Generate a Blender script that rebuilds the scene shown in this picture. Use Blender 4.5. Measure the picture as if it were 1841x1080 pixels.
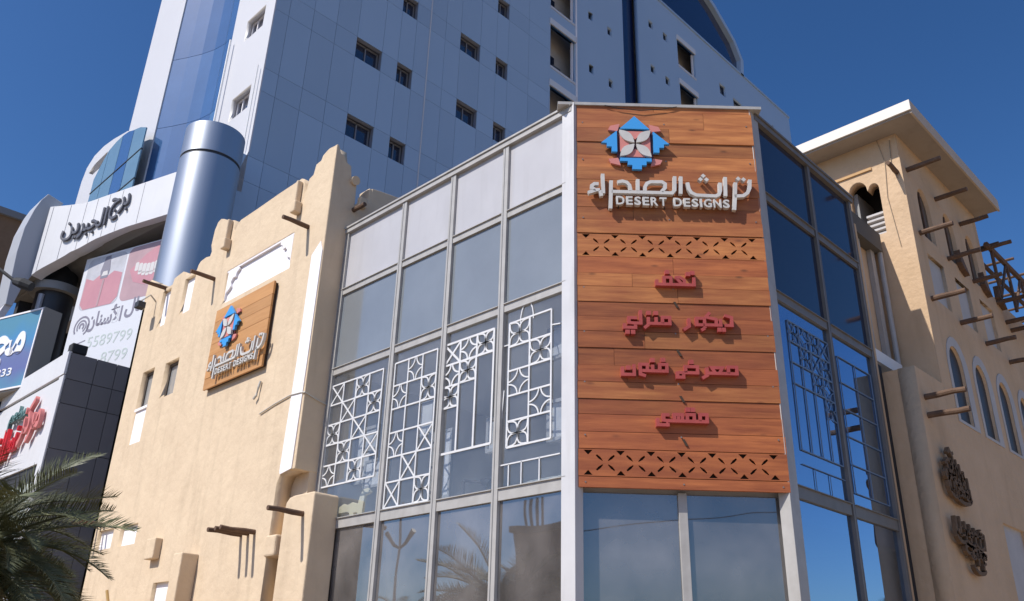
import bpy, bmesh, math, random
from mathutils import Vector, Matrix
random.seed(7)
for o in list(bpy.data.objects): bpy.data.objects.remove(o)
SC = bpy.context.scene
COL = SC.collection
R2 = math.sqrt(2)

# ------------------------------------------------------------------ camera
f_px, pitch, roll, yaw = 1542.25, 0.4231, 0.0289, 0.7887
Fv = Vector((math.cos(yaw)*math.cos(pitch), math.sin(yaw)*math.cos(pitch), math.sin(pitch)))
Rv = Vector((math.sin(yaw), -math.cos(yaw), 0)); Uv = Rv.cross(Fv)
Ra = Rv*math.cos(roll) + Uv*math.sin(roll); Ua = -Rv*math.sin(roll) + Uv*math.cos(roll)
cd = bpy.data.cameras.new('camera'); cam = bpy.data.objects.new('camera', cd); COL.objects.link(cam)
M = Matrix.Identity(4)
for i in range(3):
    M[i][0] = Ra[i]; M[i][1] = Ua[i]; M[i][2] = -Fv[i]
M[0][3], M[1][3], M[2][3] = -7.4357, -4.6836, 1.6
cam.matrix_world = M
cd.sensor_width = 36; cd.lens = f_px/1841*36; cd.clip_start = .1; cd.clip_end = 9000
SC.camera = cam

# ------------------------------------------------------------------ sky, sun, exposure
SUN = Vector((-.66, .125, .74)).normalized()
w = bpy.data.worlds.new('World'); SC.world = w; w.use_nodes = True
nt = w.node_tree; nt.nodes.clear()
sky = nt.nodes.new('ShaderNodeTexSky'); sky.sky_type = 'NISHITA'; sky.sun_disc = False
sky.sun_elevation = math.asin(SUN.z); sky.sun_rotation = math.atan2(SUN.x, SUN.y)
sky.air_density = 1.0; sky.dust_density = 1.3; sky.ozone_density = 6.0; sky.altitude = 300
bg = nt.nodes.new('ShaderNodeBackground'); bg.inputs[1].default_value = .098
wo = nt.nodes.new('ShaderNodeOutputWorld')
gm_ = nt.nodes.new('ShaderNodeGamma'); gm_.inputs[1].default_value = 1.2
hs_ = nt.nodes.new('ShaderNodeHueSaturation'); hs_.inputs['Saturation'].default_value = 1.10
nt.links.new(sky.outputs[0], gm_.inputs[0]); nt.links.new(gm_.outputs[0], hs_.inputs['Color']); nt.links.new(hs_.outputs[0], bg.inputs[0]); nt.links.new(bg.outputs[0], wo.inputs[0])
ld = bpy.data.lights.new('sun', 'SUN'); ld.energy = 5.0; ld.angle = math.radians(.53); ld.color = (1, .95, .87)
sl = bpy.data.objects.new('sun', ld); COL.objects.link(sl)
sl.rotation_euler = SUN.to_track_quat('Z', 'Y').to_euler(); sl.location = SUN*60
vs = SC.view_settings; vs.view_transform = 'Standard'; vs.look = 'None'; vs.exposure = 0; vs.gamma = 1; vs.use_curve_mapping = False

# ------------------------------------------------------------------ materials
MATS = {}
def mat(name, col=(.5,.5,.5), rough=.7, metal=0, col2=None, nscale=3, namt=.5, bump=0, bscale=40, bdist=.01, spec=.5,
        stretch=(1,1,1), rnd=0, detail=6, rot=0, dirt=0):
    if name in MATS: return MATS[name]
    m = bpy.data.materials.new(name); m.use_nodes = True; n = m.node_tree; L = n.links
    b = n.nodes['Principled BSDF']; b.inputs['Roughness'].default_value = rough; b.inputs['Metallic'].default_value = metal
    b.inputs['Specular IOR Level'].default_value = spec
    g = n.nodes.new('ShaderNodeNewGeometry')
    mp = n.nodes.new('ShaderNodeMapping'); mp.vector_type = 'TEXTURE'; mp.inputs['Scale'].default_value = tuple(1/k for k in stretch); mp.inputs['Rotation'].default_value = (0,0,-rot)
    L.new(g.outputs['Position'], mp.inputs['Vector'])
    base = None
    vec = mp.outputs[0]
    if rnd:
        oi = n.nodes.new('ShaderNodeObjectInfo'); va = n.nodes.new('ShaderNodeVectorMath'); va.operation = 'ADD'
        ms = n.nodes.new('ShaderNodeMath'); ms.operation = 'MULTIPLY'; ms.inputs[1].default_value = 37
        L.new(oi.outputs['Random'], ms.inputs[0]); L.new(vec, va.inputs[0]); L.new(ms.outputs[0], va.inputs[1]); vec = va.outputs[0]
    if col2:
        t = n.nodes.new('ShaderNodeTexNoise'); t.inputs['Scale'].default_value = nscale; t.inputs['Detail'].default_value = detail
        t.inputs['Roughness'].default_value = .6
        L.new(vec, t.inputs['Vector'])
        r = n.nodes.new('ShaderNodeValToRGB'); r.color_ramp.elements[0].position = .5-namt/2; r.color_ramp.elements[1].position = .5+namt/2
        r.color_ramp.elements[0].color = (*col2, 1); r.color_ramp.elements[1].color = (*col, 1)
        L.new(t.outputs[0], r.inputs[0]); base = r.outputs[0]
    else:
        rgb = n.nodes.new('ShaderNodeRGB'); rgb.outputs[0].default_value = (*col, 1); base = rgb.outputs[0]
    if rnd:
        hs = n.nodes.new('ShaderNodeHueSaturation'); mr = n.nodes.new('ShaderNodeMapRange')
        mr.inputs[3].default_value = 1-rnd; mr.inputs[4].default_value = 1+rnd
        L.new(oi.outputs['Random'], mr.inputs[0]); L.new(mr.outputs[0], hs.inputs['Value']); L.new(base, hs.inputs['Color']); base = hs.outputs[0]
    if dirt:   # streaks and grime with a shape of their own
        t2 = n.nodes.new('ShaderNodeTexNoise'); t2.inputs['Scale'].default_value = 1.0; t2.inputs['Detail'].default_value = 8
        mp2 = n.nodes.new('ShaderNodeMapping'); mp2.inputs['Scale'].default_value = (5,5,.7); L.new(g.outputs['Position'], mp2.inputs[0]); L.new(mp2.outputs[0], t2.inputs['Vector'])
        r2 = n.nodes.new('ShaderNodeMapRange'); r2.inputs[1].default_value = .52; r2.inputs[2].default_value = .75; r2.inputs[3].default_value = 0; r2.inputs[4].default_value = dirt
        L.new(t2.outputs[0], r2.inputs[0])
        mx = n.nodes.new('ShaderNodeMix'); mx.data_type = 'RGBA'; mx.inputs[7].default_value = (col[0]*.45, col[1]*.42, col[2]*.38, 1)
        L.new(r2.outputs[0], mx.inputs[0]); L.new(base, mx.inputs[6]); base = mx.outputs[2]
    L.new(base, b.inputs['Base Color'])
    if bump:
        t3 = n.nodes.new('ShaderNodeTexNoise'); t3.inputs['Scale'].default_value = bscale; t3.inputs['Detail'].default_value = 8
        L.new(vec, t3.inputs['Vector'])
        bp = n.nodes.new('ShaderNodeBump'); bp.inputs['Strength'].default_value = bump; bp.inputs['Distance'].default_value = bdist
        L.new(t3.outputs[0], bp.inputs['Height']); L.new(bp.outputs[0], b.inputs['Normal'])
    MATS[name] = m; return m

def glass(name, tint, refl=1.8, base=.12, dust=.08, dustcol=(.5,.5,.5), gcol=(.9,.95,1), rough=.015, wav=.0):
    m = bpy.data.materials.new(name); m.use_nodes = True; n = m.node_tree; L = n.links; n.nodes.clear()
    out = n.nodes.new('ShaderNodeOutputMaterial')
    tr = n.nodes.new('ShaderNodeBsdfTransparent'); tr.inputs[0].default_value = (*tint, 1)
    df = n.nodes.new('ShaderNodeBsdfDiffuse'); df.inputs[0].default_value = (*dustcol, 1)
    gl = n.nodes.new('ShaderNodeBsdfGlossy'); gl.inputs[0].default_value = (*gcol, 1); gl.inputs['Roughness'].default_value = rough
    fr = n.nodes.new('ShaderNodeFresnel'); fr.inputs[0].default_value = 1.5
    ma = n.nodes.new('ShaderNodeMath'); ma.operation = 'MULTIPLY_ADD'; ma.inputs[1].default_value = refl; ma.inputs[2].default_value = base; ma.use_clamp = True
    L.new(fr.outputs[0], ma.inputs[0])
    g = n.nodes.new('ShaderNodeNewGeometry')
    inv = n.nodes.new('ShaderNodeMath'); inv.operation = 'SUBTRACT'; inv.inputs[0].default_value = 1; L.new(g.outputs['Backfacing'], inv.inputs[1])
    fm = n.nodes.new('ShaderNodeMath'); fm.operation = 'MULTIPLY'; L.new(ma.outputs[0], fm.inputs[0]); L.new(inv.outputs[0], fm.inputs[1])
    no = n.nodes.new('ShaderNodeTexNoise'); no.inputs['Scale'].default_value = 1.3; no.inputs['Detail'].default_value = 9; L.new(g.outputs['Position'], no.inputs['Vector'])
    mr = n.nodes.new('ShaderNodeMapRange'); mr.inputs[1].default_value = .3; mr.inputs[2].default_value = .75; mr.inputs[3].default_value = dust*.5; mr.inputs[4].default_value = dust*1.6
    L.new(no.outputs[0], mr.inputs[0])
    m1 = n.nodes.new('ShaderNodeMixShader'); L.new(mr.outputs[0], m1.inputs[0]); L.new(tr.outputs[0], m1.inputs[1]); L.new(df.outputs[0], m1.inputs[2])
    m2 = n.nodes.new('ShaderNodeMixShader'); L.new(fm.outputs[0], m2.inputs[0]); L.new(m1.outputs[0], m2.inputs[1]); L.new(gl.outputs[0], m2.inputs[2])
    if wav:
        t3 = n.nodes.new('ShaderNodeTexNoise'); t3.inputs['Scale'].default_value = .9; t3.inputs['Detail'].default_value = 1; L.new(g.outputs['Position'], t3.inputs['Vector'])
        bp = n.nodes.new('ShaderNodeBump'); bp.inputs['Strength'].default_value = 1; bp.inputs['Distance'].default_value = wav
        L.new(t3.outputs[0], bp.inputs['Height']); L.new(bp.outputs[0], gl.inputs['Normal'])
    L.new(m2.outputs[0], out.inputs[0]); MATS[name] = m; return m

def solidglass(name, col, rough=.06, spec=.9, coat=1.0, rnd=0):
    m = mat(name, col, rough, 0, col2=tuple(c*.8 for c in col), nscale=.8, namt=.5, spec=spec, rnd=rnd)
    m.node_tree.nodes['Principled BSDF'].inputs['Coat Weight'].default_value = coat
    m.node_tree.nodes['Principled BSDF'].inputs['Coat Roughness'].default_value = .03
    return m

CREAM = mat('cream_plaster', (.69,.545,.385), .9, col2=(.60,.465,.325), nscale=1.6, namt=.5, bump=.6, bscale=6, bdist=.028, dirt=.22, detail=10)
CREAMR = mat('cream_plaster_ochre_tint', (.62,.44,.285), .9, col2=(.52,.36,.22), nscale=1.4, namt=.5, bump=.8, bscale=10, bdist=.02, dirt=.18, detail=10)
CREAM2 = mat('ochre_plaster', (.56,.35,.17), .9, col2=(.47,.29,.14), bump=.4, bscale=12, bdist=.01)
WHITEP = mat('white_plaster', (.86,.83,.85), .8, col2=(.78,.75,.78), nscale=4, bump=.3, bscale=14, bdist=.006)
WHITEF = mat('white_fascia', (.72,.72,.74), .45, col2=(.64,.64,.67), nscale=.5, dirt=.08)
SOFFIT = mat('grey_soffit', (.22,.21,.20), .8, col2=(.17,.165,.16), nscale=.8)
ALU = mat('aluminium_frame', (.44,.425,.41), .5, .08, col2=(.36,.345,.33), nscale=6, dirt=.3)
ALUD = mat('aluminium_dark_seam', (.12,.12,.13), .6)
FILM = mat('grey_film_panel', (.50,.49,.51), .35, col2=(.43,.42,.44), nscale=1.2, namt=.6, dirt=.15)
POLE = mat('weathered_pole_wood', (.16,.095,.06), .85, col2=(.085,.048,.032), nscale=5, bump=.5, bscale=25, bdist=.01, stretch=(1,1,1))
WOOD = mat('sign_plank_wood', (.53,.205,.062), .65, col2=(.27,.078,.022), nscale=1.0, namt=.40, stretch=(1.3,14,14), rot=math.radians(45), rnd=.24, bump=.35, bscale=3, bdist=.006, detail=10)
WOOD2 = mat('small_sign_plank_wood', (.58,.30,.115), .55, col2=(.44,.21,.07), nscale=1.0, stretch=(14,1.2,14), rnd=.1, detail=9)
def add_knots(m):
    n = m.node_tree; L = n.links; b = n.nodes['Principled BSDF']; src = b.inputs['Base Color'].links[0].from_socket
    g = n.nodes.new('ShaderNodeNewGeometry'); mp = n.nodes.new('ShaderNodeMapping'); mp.vector_type = 'TEXTURE'; mp.inputs['Rotation'].default_value = (0,0,math.radians(-45)); mp.inputs['Scale'].default_value = (.7,.7,.26); L.new(g.outputs['Position'], mp.inputs[0])
    v = n.nodes.new('ShaderNodeTexVoronoi'); v.inputs['Scale'].default_value = 1.25; L.new(mp.outputs[0], v.inputs['Vector'])
    mr = n.nodes.new('ShaderNodeMapRange'); mr.inputs[1].default_value = .03; mr.inputs[2].default_value = .12; mr.inputs[3].default_value = .75; mr.inputs[4].default_value = 0; L.new(v.outputs['Distance'], mr.inputs[0])
    mx = n.nodes.new('ShaderNodeMix'); mx.data_type = 'RGBA'; mx.inputs[7].default_value = (.10,.035,.012,1); L.new(mr.outputs[0], mx.inputs[0]); L.new(src, mx.inputs[6])
    t = n.nodes.new('ShaderNodeTexNoise'); t.inputs['Scale'].default_value = 1.1; t.inputs['Detail'].default_value = 5; L.new(g.outputs['Position'], t.inputs['Vector'])
    m2 = n.nodes.new('ShaderNodeMapRange'); m2.inputs[1].default_value = .42; m2.inputs[2].default_value = .66; m2.inputs[3].default_value = 0; m2.inputs[4].default_value = .5; L.new(t.outputs[0], m2.inputs[0])
    m3 = n.nodes.new('ShaderNodeMix'); m3.data_type = 'RGBA'; m3.inputs[7].default_value = (.30,.075,.028,1); L.new(m2.outputs[0], m3.inputs[0]); L.new(mx.outputs[2], m3.inputs[6])
    L.new(m3.outputs[2], b.inputs['Base Color'])
WOODR = mat('sign_plank_wood_deep', (.43,.135,.040), .65, col2=(.21,.052,.016), nscale=1.0, namt=.40, stretch=(1.3,14,14), rot=math.radians(45), rnd=.24, bump=.35, bscale=3, bdist=.006, detail=10)
add_knots(WOOD); add_knots(WOODR)
WDARK = mat('sign_backing', (.05,.03,.02), .9)
LET = mat('letter_grey_white', (.62,.60,.57), .5, col2=(.50,.48,.46), nscale=5)
LETR = mat('letter_faded_red', (.42,.075,.065), .55, col2=(.30,.045,.04), nscale=5)
BLUEL = mat('logo_blue', (.055,.32,.72), .4)
SALM = mat('logo_salmon', (.60,.22,.19), .5)
MARO = mat('logo_maroon', (.10,.02,.03), .5)
TOWER = mat('tower_cladding', (.40,.51,.64), .42, .15, col2=(.35,.46,.59), nscale=.12, namt=.5, rnd=.06, bump=.15, bscale=.8, bdist=.02)
TOWERJ = mat('tower_joint', (.16,.17,.21), .7)
TWHITE = mat('tower_white_cladding', (.60,.60,.63), .5, 0, col2=(.56,.56,.59), nscale=.2)
TGLASS = solidglass('tower_window_glass', (.015,.025,.06), .05)
TINT = mat('balcony_interior', (.58,.54,.50), .8, col2=(.48,.44,.4))
DKBLUE = solidglass('dark_blue_glass', (.008,.018,.07), .1, spec=.5, coat=.5)
STEEL = mat('brushed_steel_column', (.46,.48,.51), .40, .82, col2=(.38,.40,.44), nscale=1, stretch=(1,1,.1))
TILE = mat('grey_wall_tile', (.175,.168,.18), .5, col2=(.15,.145,.155), nscale=1, rnd=.06)
DARK = mat('dark_recess', (.02,.021,.025), .8)
DARKM = mat('dark_metal', (.04,.04,.045), .5)
REDL = mat('red_sign_letter', (.60,.022,.035), .4)
PINKL = mat('pink_sign_letter', (.62,.20,.19), .5)
TEALL = mat('teal_sign_letter', (.12,.22,.22), .5)
PGREY = mat('print_grey', (.22,.21,.27), .6)
PNUM = mat('print_pale_green', (.48,.54,.53), .6)
PWHITE = mat('poster_white', (.66,.67,.72), .5)
BROWN = mat('brown_building_wall', (.30,.20,.13), .9, col2=(.24,.16,.1))
LATT = mat('lattice_white', (.70,.70,.72), .6, col2=(.58,.58,.59), nscale=7)
ROOMW = mat('room_wall', (.70,.68,.66), .9)
ROOMF = mat('room_ceiling', (.80,.79,.78), .9)
FROND = mat('palm_leaf', (.15,.155,.07), .55, col2=(.07,.082,.034), nscale=2.5, rnd=.25)
FROND2 = mat('palm_leaf_dry', (.26,.22,.12), .6, col2=(.15,.13,.06), nscale=2.5, rnd=.25)
BARK = mat('palm_bark', (.13,.095,.065), .9, col2=(.06,.045,.03), nscale=9, bump=.8, bscale=12, bdist=.03)
CABLE = mat('cable_white', (.5,.47,.42), .6)
BLACKC = mat('cable_black', (.02,.02,.02), .6)
TEALG = solidglass('teal_screen_glass', (.19,.31,.38), .12, spec=.6, coat=.6)
G_L = glass('shopfront_glass', (.90,.92,.94), 1.15, .05, .07, (.50,.49,.49))
G_G = glass('ground_floor_glass', (.30,.33,.38), 1.2, .13, .45, (.26,.235,.225), wav=.004)
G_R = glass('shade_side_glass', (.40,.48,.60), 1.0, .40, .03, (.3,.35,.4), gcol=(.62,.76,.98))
ALUR = mat('aluminium_frame_shade_copy', (.19,.175,.165), .5, .05, col2=(.15,.14,.13), nscale=6, dirt=.2)  # same aluminium as the left frames, with shade put into a darker colour
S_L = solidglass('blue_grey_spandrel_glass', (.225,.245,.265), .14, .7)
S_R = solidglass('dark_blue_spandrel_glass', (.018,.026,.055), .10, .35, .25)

# ------------------------------------------------------------------ helpers
def tag(o, label=None, cat=None, group=None, kind=None):
    if label: o['label'] = label
    if cat: o['category'] = cat
    if group: o['group'] = group
    if kind: o['kind'] = kind
    return o
def thing(name, loc, label, cat, group=None):
    o = bpy.data.objects.new(name, None); COL.objects.link(o); o.location = loc; o.empty_display_size = .3
    return tag(o, label, cat, group)
def adopt(o, parent):
    if parent is None: return o
    o.parent = parent
    if parent.parent is None and parent.type == 'EMPTY': o.matrix_parent_inverse = Matrix.Translation(-Vector(parent.location))
    return o
class FR:   # a wall frame: u along, v up, w outwards
    def __init__(s, p0, right, out):
        s.p = Vector(p0); s.r = Vector(right).normalized(); s.n = Vector(out).normalized()
    def __call__(s, u, v, w=0): return s.p + s.r*u + Vector((0,0,v)) + s.n*w
def FX(k): return FR((k,0,0), (0,1,0), (-1,0,0))
def FY(k): return FR((0,k,0), (1,0,0), (0,-1,0))
FB = FR((0,1.87,0), (1,-1,0), (-1,-1,0))
class MB:
    def __init__(s): s.v = []; s.f = []; s.m = []; s.mi = 0
    def add(s, vs_, fs):
        b = len(s.v); s.v += [tuple(p) for p in vs_]; s.f += [tuple(i+b for i in q) for q in fs]; s.m += [s.mi]*len(fs)
    def box(s, x0,x1,y0,y1,z0,z1):
        s.add([(x,y,z) for z in (z0,z1) for y in (y0,y1) for x in (x0,x1)], [(0,2,3,1),(4,5,7,6),(0,1,5,4),(2,6,7,3),(0,4,6,2),(1,3,7,5)])
    def fbox(s, F, u0,u1,v0,v1,w0,w1):
        s.add([F(u,v,w_) for w_ in (w0,w1) for v in (v0,v1) for u in (u0,u1)], [(0,2,3,1),(4,5,7,6),(0,1,5,4),(2,6,7,3),(0,4,6,2),(1,3,7,5)])
    def prism(s, F, poly, w0, w1):
        n = len(poly)
        s.add([F(u,v,w0) for u,v in poly]+[F(u,v,w1) for u,v in poly], [tuple(range(n)), tuple(range(2*n-1,n-1,-1))]+[(i,(i+1)%n,n+(i+1)%n,n+i) for i in range(n)])
    def ribbon(s, F, pts, wd, w0, w1, closed=False):
        P = [Vector(p) for p in pts]; n = len(P); A = []; B = []
        for i in range(n):
            if closed: a = P[i-1]; c = P[(i+1)%n]
            else: a = P[max(i-1,0)]; c = P[min(i+1,n-1)]
            d1 = (P[i]-a); d2 = (c-P[i])
            if d1.length < 1e-6: d1 = d2
            if d2.length < 1e-6: d2 = d1
            d1.normalize(); d2.normalize(); t = (d1+d2)
            t = t.normalized() if t.length > 1e-6 else d1
            nn = Vector((-t.y, t.x)); k = max(.45, abs(nn.dot(Vector((-d1.y, d1.x)))))
            ww = wd if not isinstance(wd, (list, tuple)) else wd[i]
            A.append(P[i]+nn*ww/2/k); B.append(P[i]-nn*ww/2/k)
        V = []
        for i in range(n): V += [F(*A[i],w0), F(*B[i],w0), F(*B[i],w1), F(*A[i],w1)]
        fs = []
        for i in range(n if closed else n-1):
            j = (i+1)%n
            for k in range(4): fs.append((i*4+k, i*4+(k+1)%4, j*4+(k+1)%4, j*4+k))
        if not closed: fs += [(0,3,2,1), ((n-1)*4,(n-1)*4+1,(n-1)*4+2,(n-1)*4+3)]
        s.add(V, fs)
    def tube(s, pts, r, n=8, jit=0):
        P = [Vector(p) for p in pts]; V = []; fs = []
        for i, p in enumerate(P):
            t = (P[min(i+1,len(P)-1)]-P[max(i-1,0)]).normalized()
            a = t.cross(Vector((0,0,1))) if abs(t.z) < .95 else t.cross(Vector((1,0,0)))
            a.normalize(); b = t.cross(a); rr = r[i] if isinstance(r, (list,tuple)) else r
            for k in range(n):
                q = 2*math.pi*k/n; rj = rr*(1+random.uniform(-jit,jit)); V.append(p+a*math.cos(q)*rj+b*math.sin(q)*rj)
        for i in range(len(P)-1):
            for k in range(n): fs.append((i*n+k, i*n+(k+1)%n, (i+1)*n+(k+1)%n, (i+1)*n+k))
        fs += [tuple(range(n-1,-1,-1)), tuple((len(P)-1)*n+k for k in range(n))]
        s.add(V, fs)
    def build(s, name, mats, parent=None, bevel=0, smooth=False):
        me = bpy.data.meshes.new(name); me.from_pydata(s.v, [], s.f)
        mats = mats if isinstance(mats, (list,tuple)) else [mats]
        for m in mats: me.materials.append(m)
        for p, i in zip(me.polygons, s.m): p.material_index = i
        bm = bmesh.new(); bm.from_mesh(me); bmesh.ops.recalc_face_normals(bm, faces=bm.faces); bm.to_mesh(me); bm.free()
        if smooth:
            for p in me.polygons: p.use_smooth = True
        me.update()
        o = bpy.data.objects.new(name, me); COL.objects.link(o); adopt(o, parent)
        if bevel:
            md = o.modifiers.new('bevel', 'BEVEL'); md.width = bevel; md.segments = 2; md.limit_method = 'ANGLE'; md.angle_limit = math.radians(40)
        return o
def holed(name, F, outer, holes, w0, w1, m, parent=None):
    """A flat plate with real openings, w0 (back) to w1 (front)."""
    cu = bpy.data.curves.new('tmp', 'CURVE'); cu.dimensions = '2D'; cu.fill_mode = 'BOTH'; cu.extrude = abs(w1-w0)/2
    for poly in [outer]+list(holes):
        sp = cu.splines.new('POLY'); sp.points.add(len(poly)-1); sp.use_cyclic_u = True
        for p, (a, b) in zip(sp.points, poly): p.co = (a, b, 0, 1)
    ob = bpy.data.objects.new('tmp', cu); me = bpy.data.meshes.new_from_object(ob)
    bpy.data.objects.remove(ob); mid = (w0+w1)/2
    me.name = name
    for v in me.vertices: v.co = F(v.co.x, v.co.y, mid+v.co.z)
    bm = bmesh.new(); bm.from_mesh(me); bmesh.ops.remove_doubles(bm, verts=bm.verts, dist=1e-5); bmesh.ops.recalc_face_normals(bm, faces=bm.faces); bm.to_mesh(me); bm.free()
    me.materials.clear(); me.materials.append(m)
    o = bpy.data.objects.new(name, me); COL.objects.link(o); return adopt(o, parent)
def rect(u0,u1,v0,v1): return [(u0,v0),(u1,v0),(u1,v1),(u0,v1)]
def arch(u0,u1,v0,v1, point=.0, n=10):
    """opening with a round (or slightly pointed) head"""
    r = (u1-u0)/2; c = (u0+u1)/2; P = [(u0,v0),(u1,v0)]
    for i in range(n+1):
        a = math.pi*i/n; P.append((c+r*math.cos(a), v1-r*(1+point)+r*(1+point)*math.sin(a)))
    return P
_unit = None
def piece(name, F, u0,u1,v0,v1,w0,w1, m, parent, meshkey={}):
    """box piece sharing one unit mesh per material, scaled into place in frame F"""
    if m.name not in meshkey:
        b = MB(); b.box(-.5,.5,-.5,.5,-.5,.5); o = b.build(name, m); me = o.data; bpy.data.objects.remove(o); meshkey[m.name] = me
    o = bpy.data.objects.new(name, meshkey[m.name]); COL.objects.link(o)
    c = F((u0+u1)/2, (v0+v1)/2, (w0+w1)/2)
    Rm = Matrix(((F.r.x, F.n.x, 0), (F.r.y, F.n.y, 0), (0,0,1))).to_4x4()
    mw = Matrix.Translation(c) @ Rm @ Matrix.Diagonal((abs(u1-u0), abs(w1-w0), abs(v1-v0), 1))
    adopt(o, parent)
    o.matrix_basis = mw
    return o
def text(name, body, F, u, v, height, w0, depth, m, parent=None, mirror=False, width=None, bold=0):
    """lettering set flat on frame F: lower left corner at u, v, given cap height and optional total width"""
    cu = bpy.data.curves.new('tmp', 'FONT'); cu.body = body; cu.resolution_u = 3; cu.extrude = .5; cu.offset = bold
    ob = bpy.data.objects.new('tmp', cu); COL.objects.link(ob)
    bpy.context.view_layer.update()
    me = bpy.data.meshes.new_from_object(ob.evaluated_get(bpy.context.evaluated_depsgraph_get()))
    bpy.data.objects.remove(ob)
    xs = [q.co.x for q in me.vertices]; ys = [q.co.y for q in me.vertices]
    x0, x1, y0, y1 = min(xs), max(xs), min(ys), max(ys)
    sy = height/(y1-y0); sx = (width/(x1-x0)) if width else sy
    for q in me.vertices:
        a = (q.co.x-x0)*sx
        if mirror: a = -a
        q.co = F(u+a, v+(q.co.y-y0)*sy, w0+(q.co.z+.5)*depth)
    bm = bmesh.new(); bm.from_mesh(me); bmesh.ops.recalc_face_normals(bm, faces=bm.faces); bm.to_mesh(me); bm.free()
    me.materials.clear(); me.materials.append(m); me.name = name
    o = bpy.data.objects.new(name, me); COL.objects.link(o); return adopt(o, parent)
# Arabic letters in their joined shapes (right-to-left text is written out in visual order)
def ar(s): return s[::-1]

# ------------------------------------------------------------------ ground, road, kerb
GROUND = mat('pavement_concrete', (.40,.30,.20), .9, col2=(.33,.24,.16), nscale=1.5, bump=.2)
b = MB(); b.box(-600,600,-600,600,-.3,0); tag(b.build('ground', mat('sandy_ground', (.36,.26,.16), .95, col2=(.29,.21,.13), nscale=.3)), kind='structure')
b = MB(); b.box(-22,-9,-90,90,.004,.02); tag(b.build('road', mat('asphalt', (.055,.055,.057), .85, col2=(.04,.04,.042), nscale=6)), kind='structure')
b = MB(); b.box(-8.9,14,-14,40,.004,.13); tag(b.build('pavement', GROUND), kind='structure')
b = MB(); b.box(-9.05,-8.9,-14,40,.0,.16); tag(b.build('kerb', mat('kerb_stone', (.4,.39,.37), .9)), kind='structure')
b = MB()
rngp = random.Random(3)
def ridge(cx, cy, L_, ang, H, n=40):
    d = Vector((math.cos(ang), math.sin(ang))); pr = Vector((-d.y, d.x)); rows = 5; base = len(b.v); V = []; fs = []
    hs = [H*(.30+.35*abs(math.sin(i*.37))+.35*abs(math.sin(i*.83+1)))*rngp.uniform(.8,1.15) for i in range(n+1)]
    for j in range(rows+1):
        t = j/rows
        for i in range(n+1):
            q = Vector((cx,cy))+d*L_*(i/n-.5)+pr*(t-.5)*H*2.4; V.append((q.x, q.y, max(-1, hs[i]*(1-abs(2*t-1))**1.1*rngp.uniform(.85,1.15))))
    for j in range(rows):
        for i in range(n): k = j*(n+1)+i; fs.append((k,k+1,k+n+2,k+n+1))
    b.add(V, fs)
ridge(-1500,-1500, 4200, math.radians(-45), 190, 110)
tag(b.build('rocky_hills', mat('bare_rock', (.23,.20,.18), .95, col2=(.16,.14,.13), nscale=.01)), kind='structure')

# ================================================================== glass corner pavilion of the shop
shop = thing('glass_pavilion', (2.5,2.5,0), 'glass-fronted shop corner with grey aluminium grid, between the two cream wings', 'shop building')
ZS = [3.75, 6.26, 7.72, 8.92]           # transoms
YS = [7.03, 5.35, 4.14, 2.98, 1.75]      # left bays
XS = [1.87, 3.40, 4.86]                  # right bays
FL, FRt = FX(0), FY(0)
def grid(F, U, mull, order):
    for i in range(len(U)-1):
        a, c = sorted((U[i], U[i+1]))
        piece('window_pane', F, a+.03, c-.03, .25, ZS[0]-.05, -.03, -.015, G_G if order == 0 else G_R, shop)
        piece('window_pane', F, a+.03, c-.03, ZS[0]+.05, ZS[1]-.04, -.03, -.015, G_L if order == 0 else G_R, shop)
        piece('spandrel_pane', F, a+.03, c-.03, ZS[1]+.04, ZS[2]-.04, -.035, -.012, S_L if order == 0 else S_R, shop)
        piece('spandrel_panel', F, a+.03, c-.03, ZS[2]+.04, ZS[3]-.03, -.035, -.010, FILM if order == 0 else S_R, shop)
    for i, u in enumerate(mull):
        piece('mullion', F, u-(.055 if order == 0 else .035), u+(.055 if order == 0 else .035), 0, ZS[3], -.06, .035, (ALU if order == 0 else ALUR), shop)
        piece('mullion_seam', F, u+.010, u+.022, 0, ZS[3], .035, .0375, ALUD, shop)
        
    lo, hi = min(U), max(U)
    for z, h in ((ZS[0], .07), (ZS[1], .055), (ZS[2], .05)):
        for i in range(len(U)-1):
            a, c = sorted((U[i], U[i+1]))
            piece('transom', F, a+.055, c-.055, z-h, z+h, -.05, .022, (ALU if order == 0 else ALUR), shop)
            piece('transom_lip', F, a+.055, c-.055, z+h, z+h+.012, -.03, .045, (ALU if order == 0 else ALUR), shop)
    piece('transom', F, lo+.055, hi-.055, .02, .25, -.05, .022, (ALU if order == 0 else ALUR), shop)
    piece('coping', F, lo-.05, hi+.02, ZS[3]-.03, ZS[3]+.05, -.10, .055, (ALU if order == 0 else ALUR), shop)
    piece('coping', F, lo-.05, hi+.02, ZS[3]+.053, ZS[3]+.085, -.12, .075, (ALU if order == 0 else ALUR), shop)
grid(FL, YS, [6.975, 5.35, 4.14, 2.98], 0)
grid(FRt, XS, [3.40, 4.80], 1)
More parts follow.
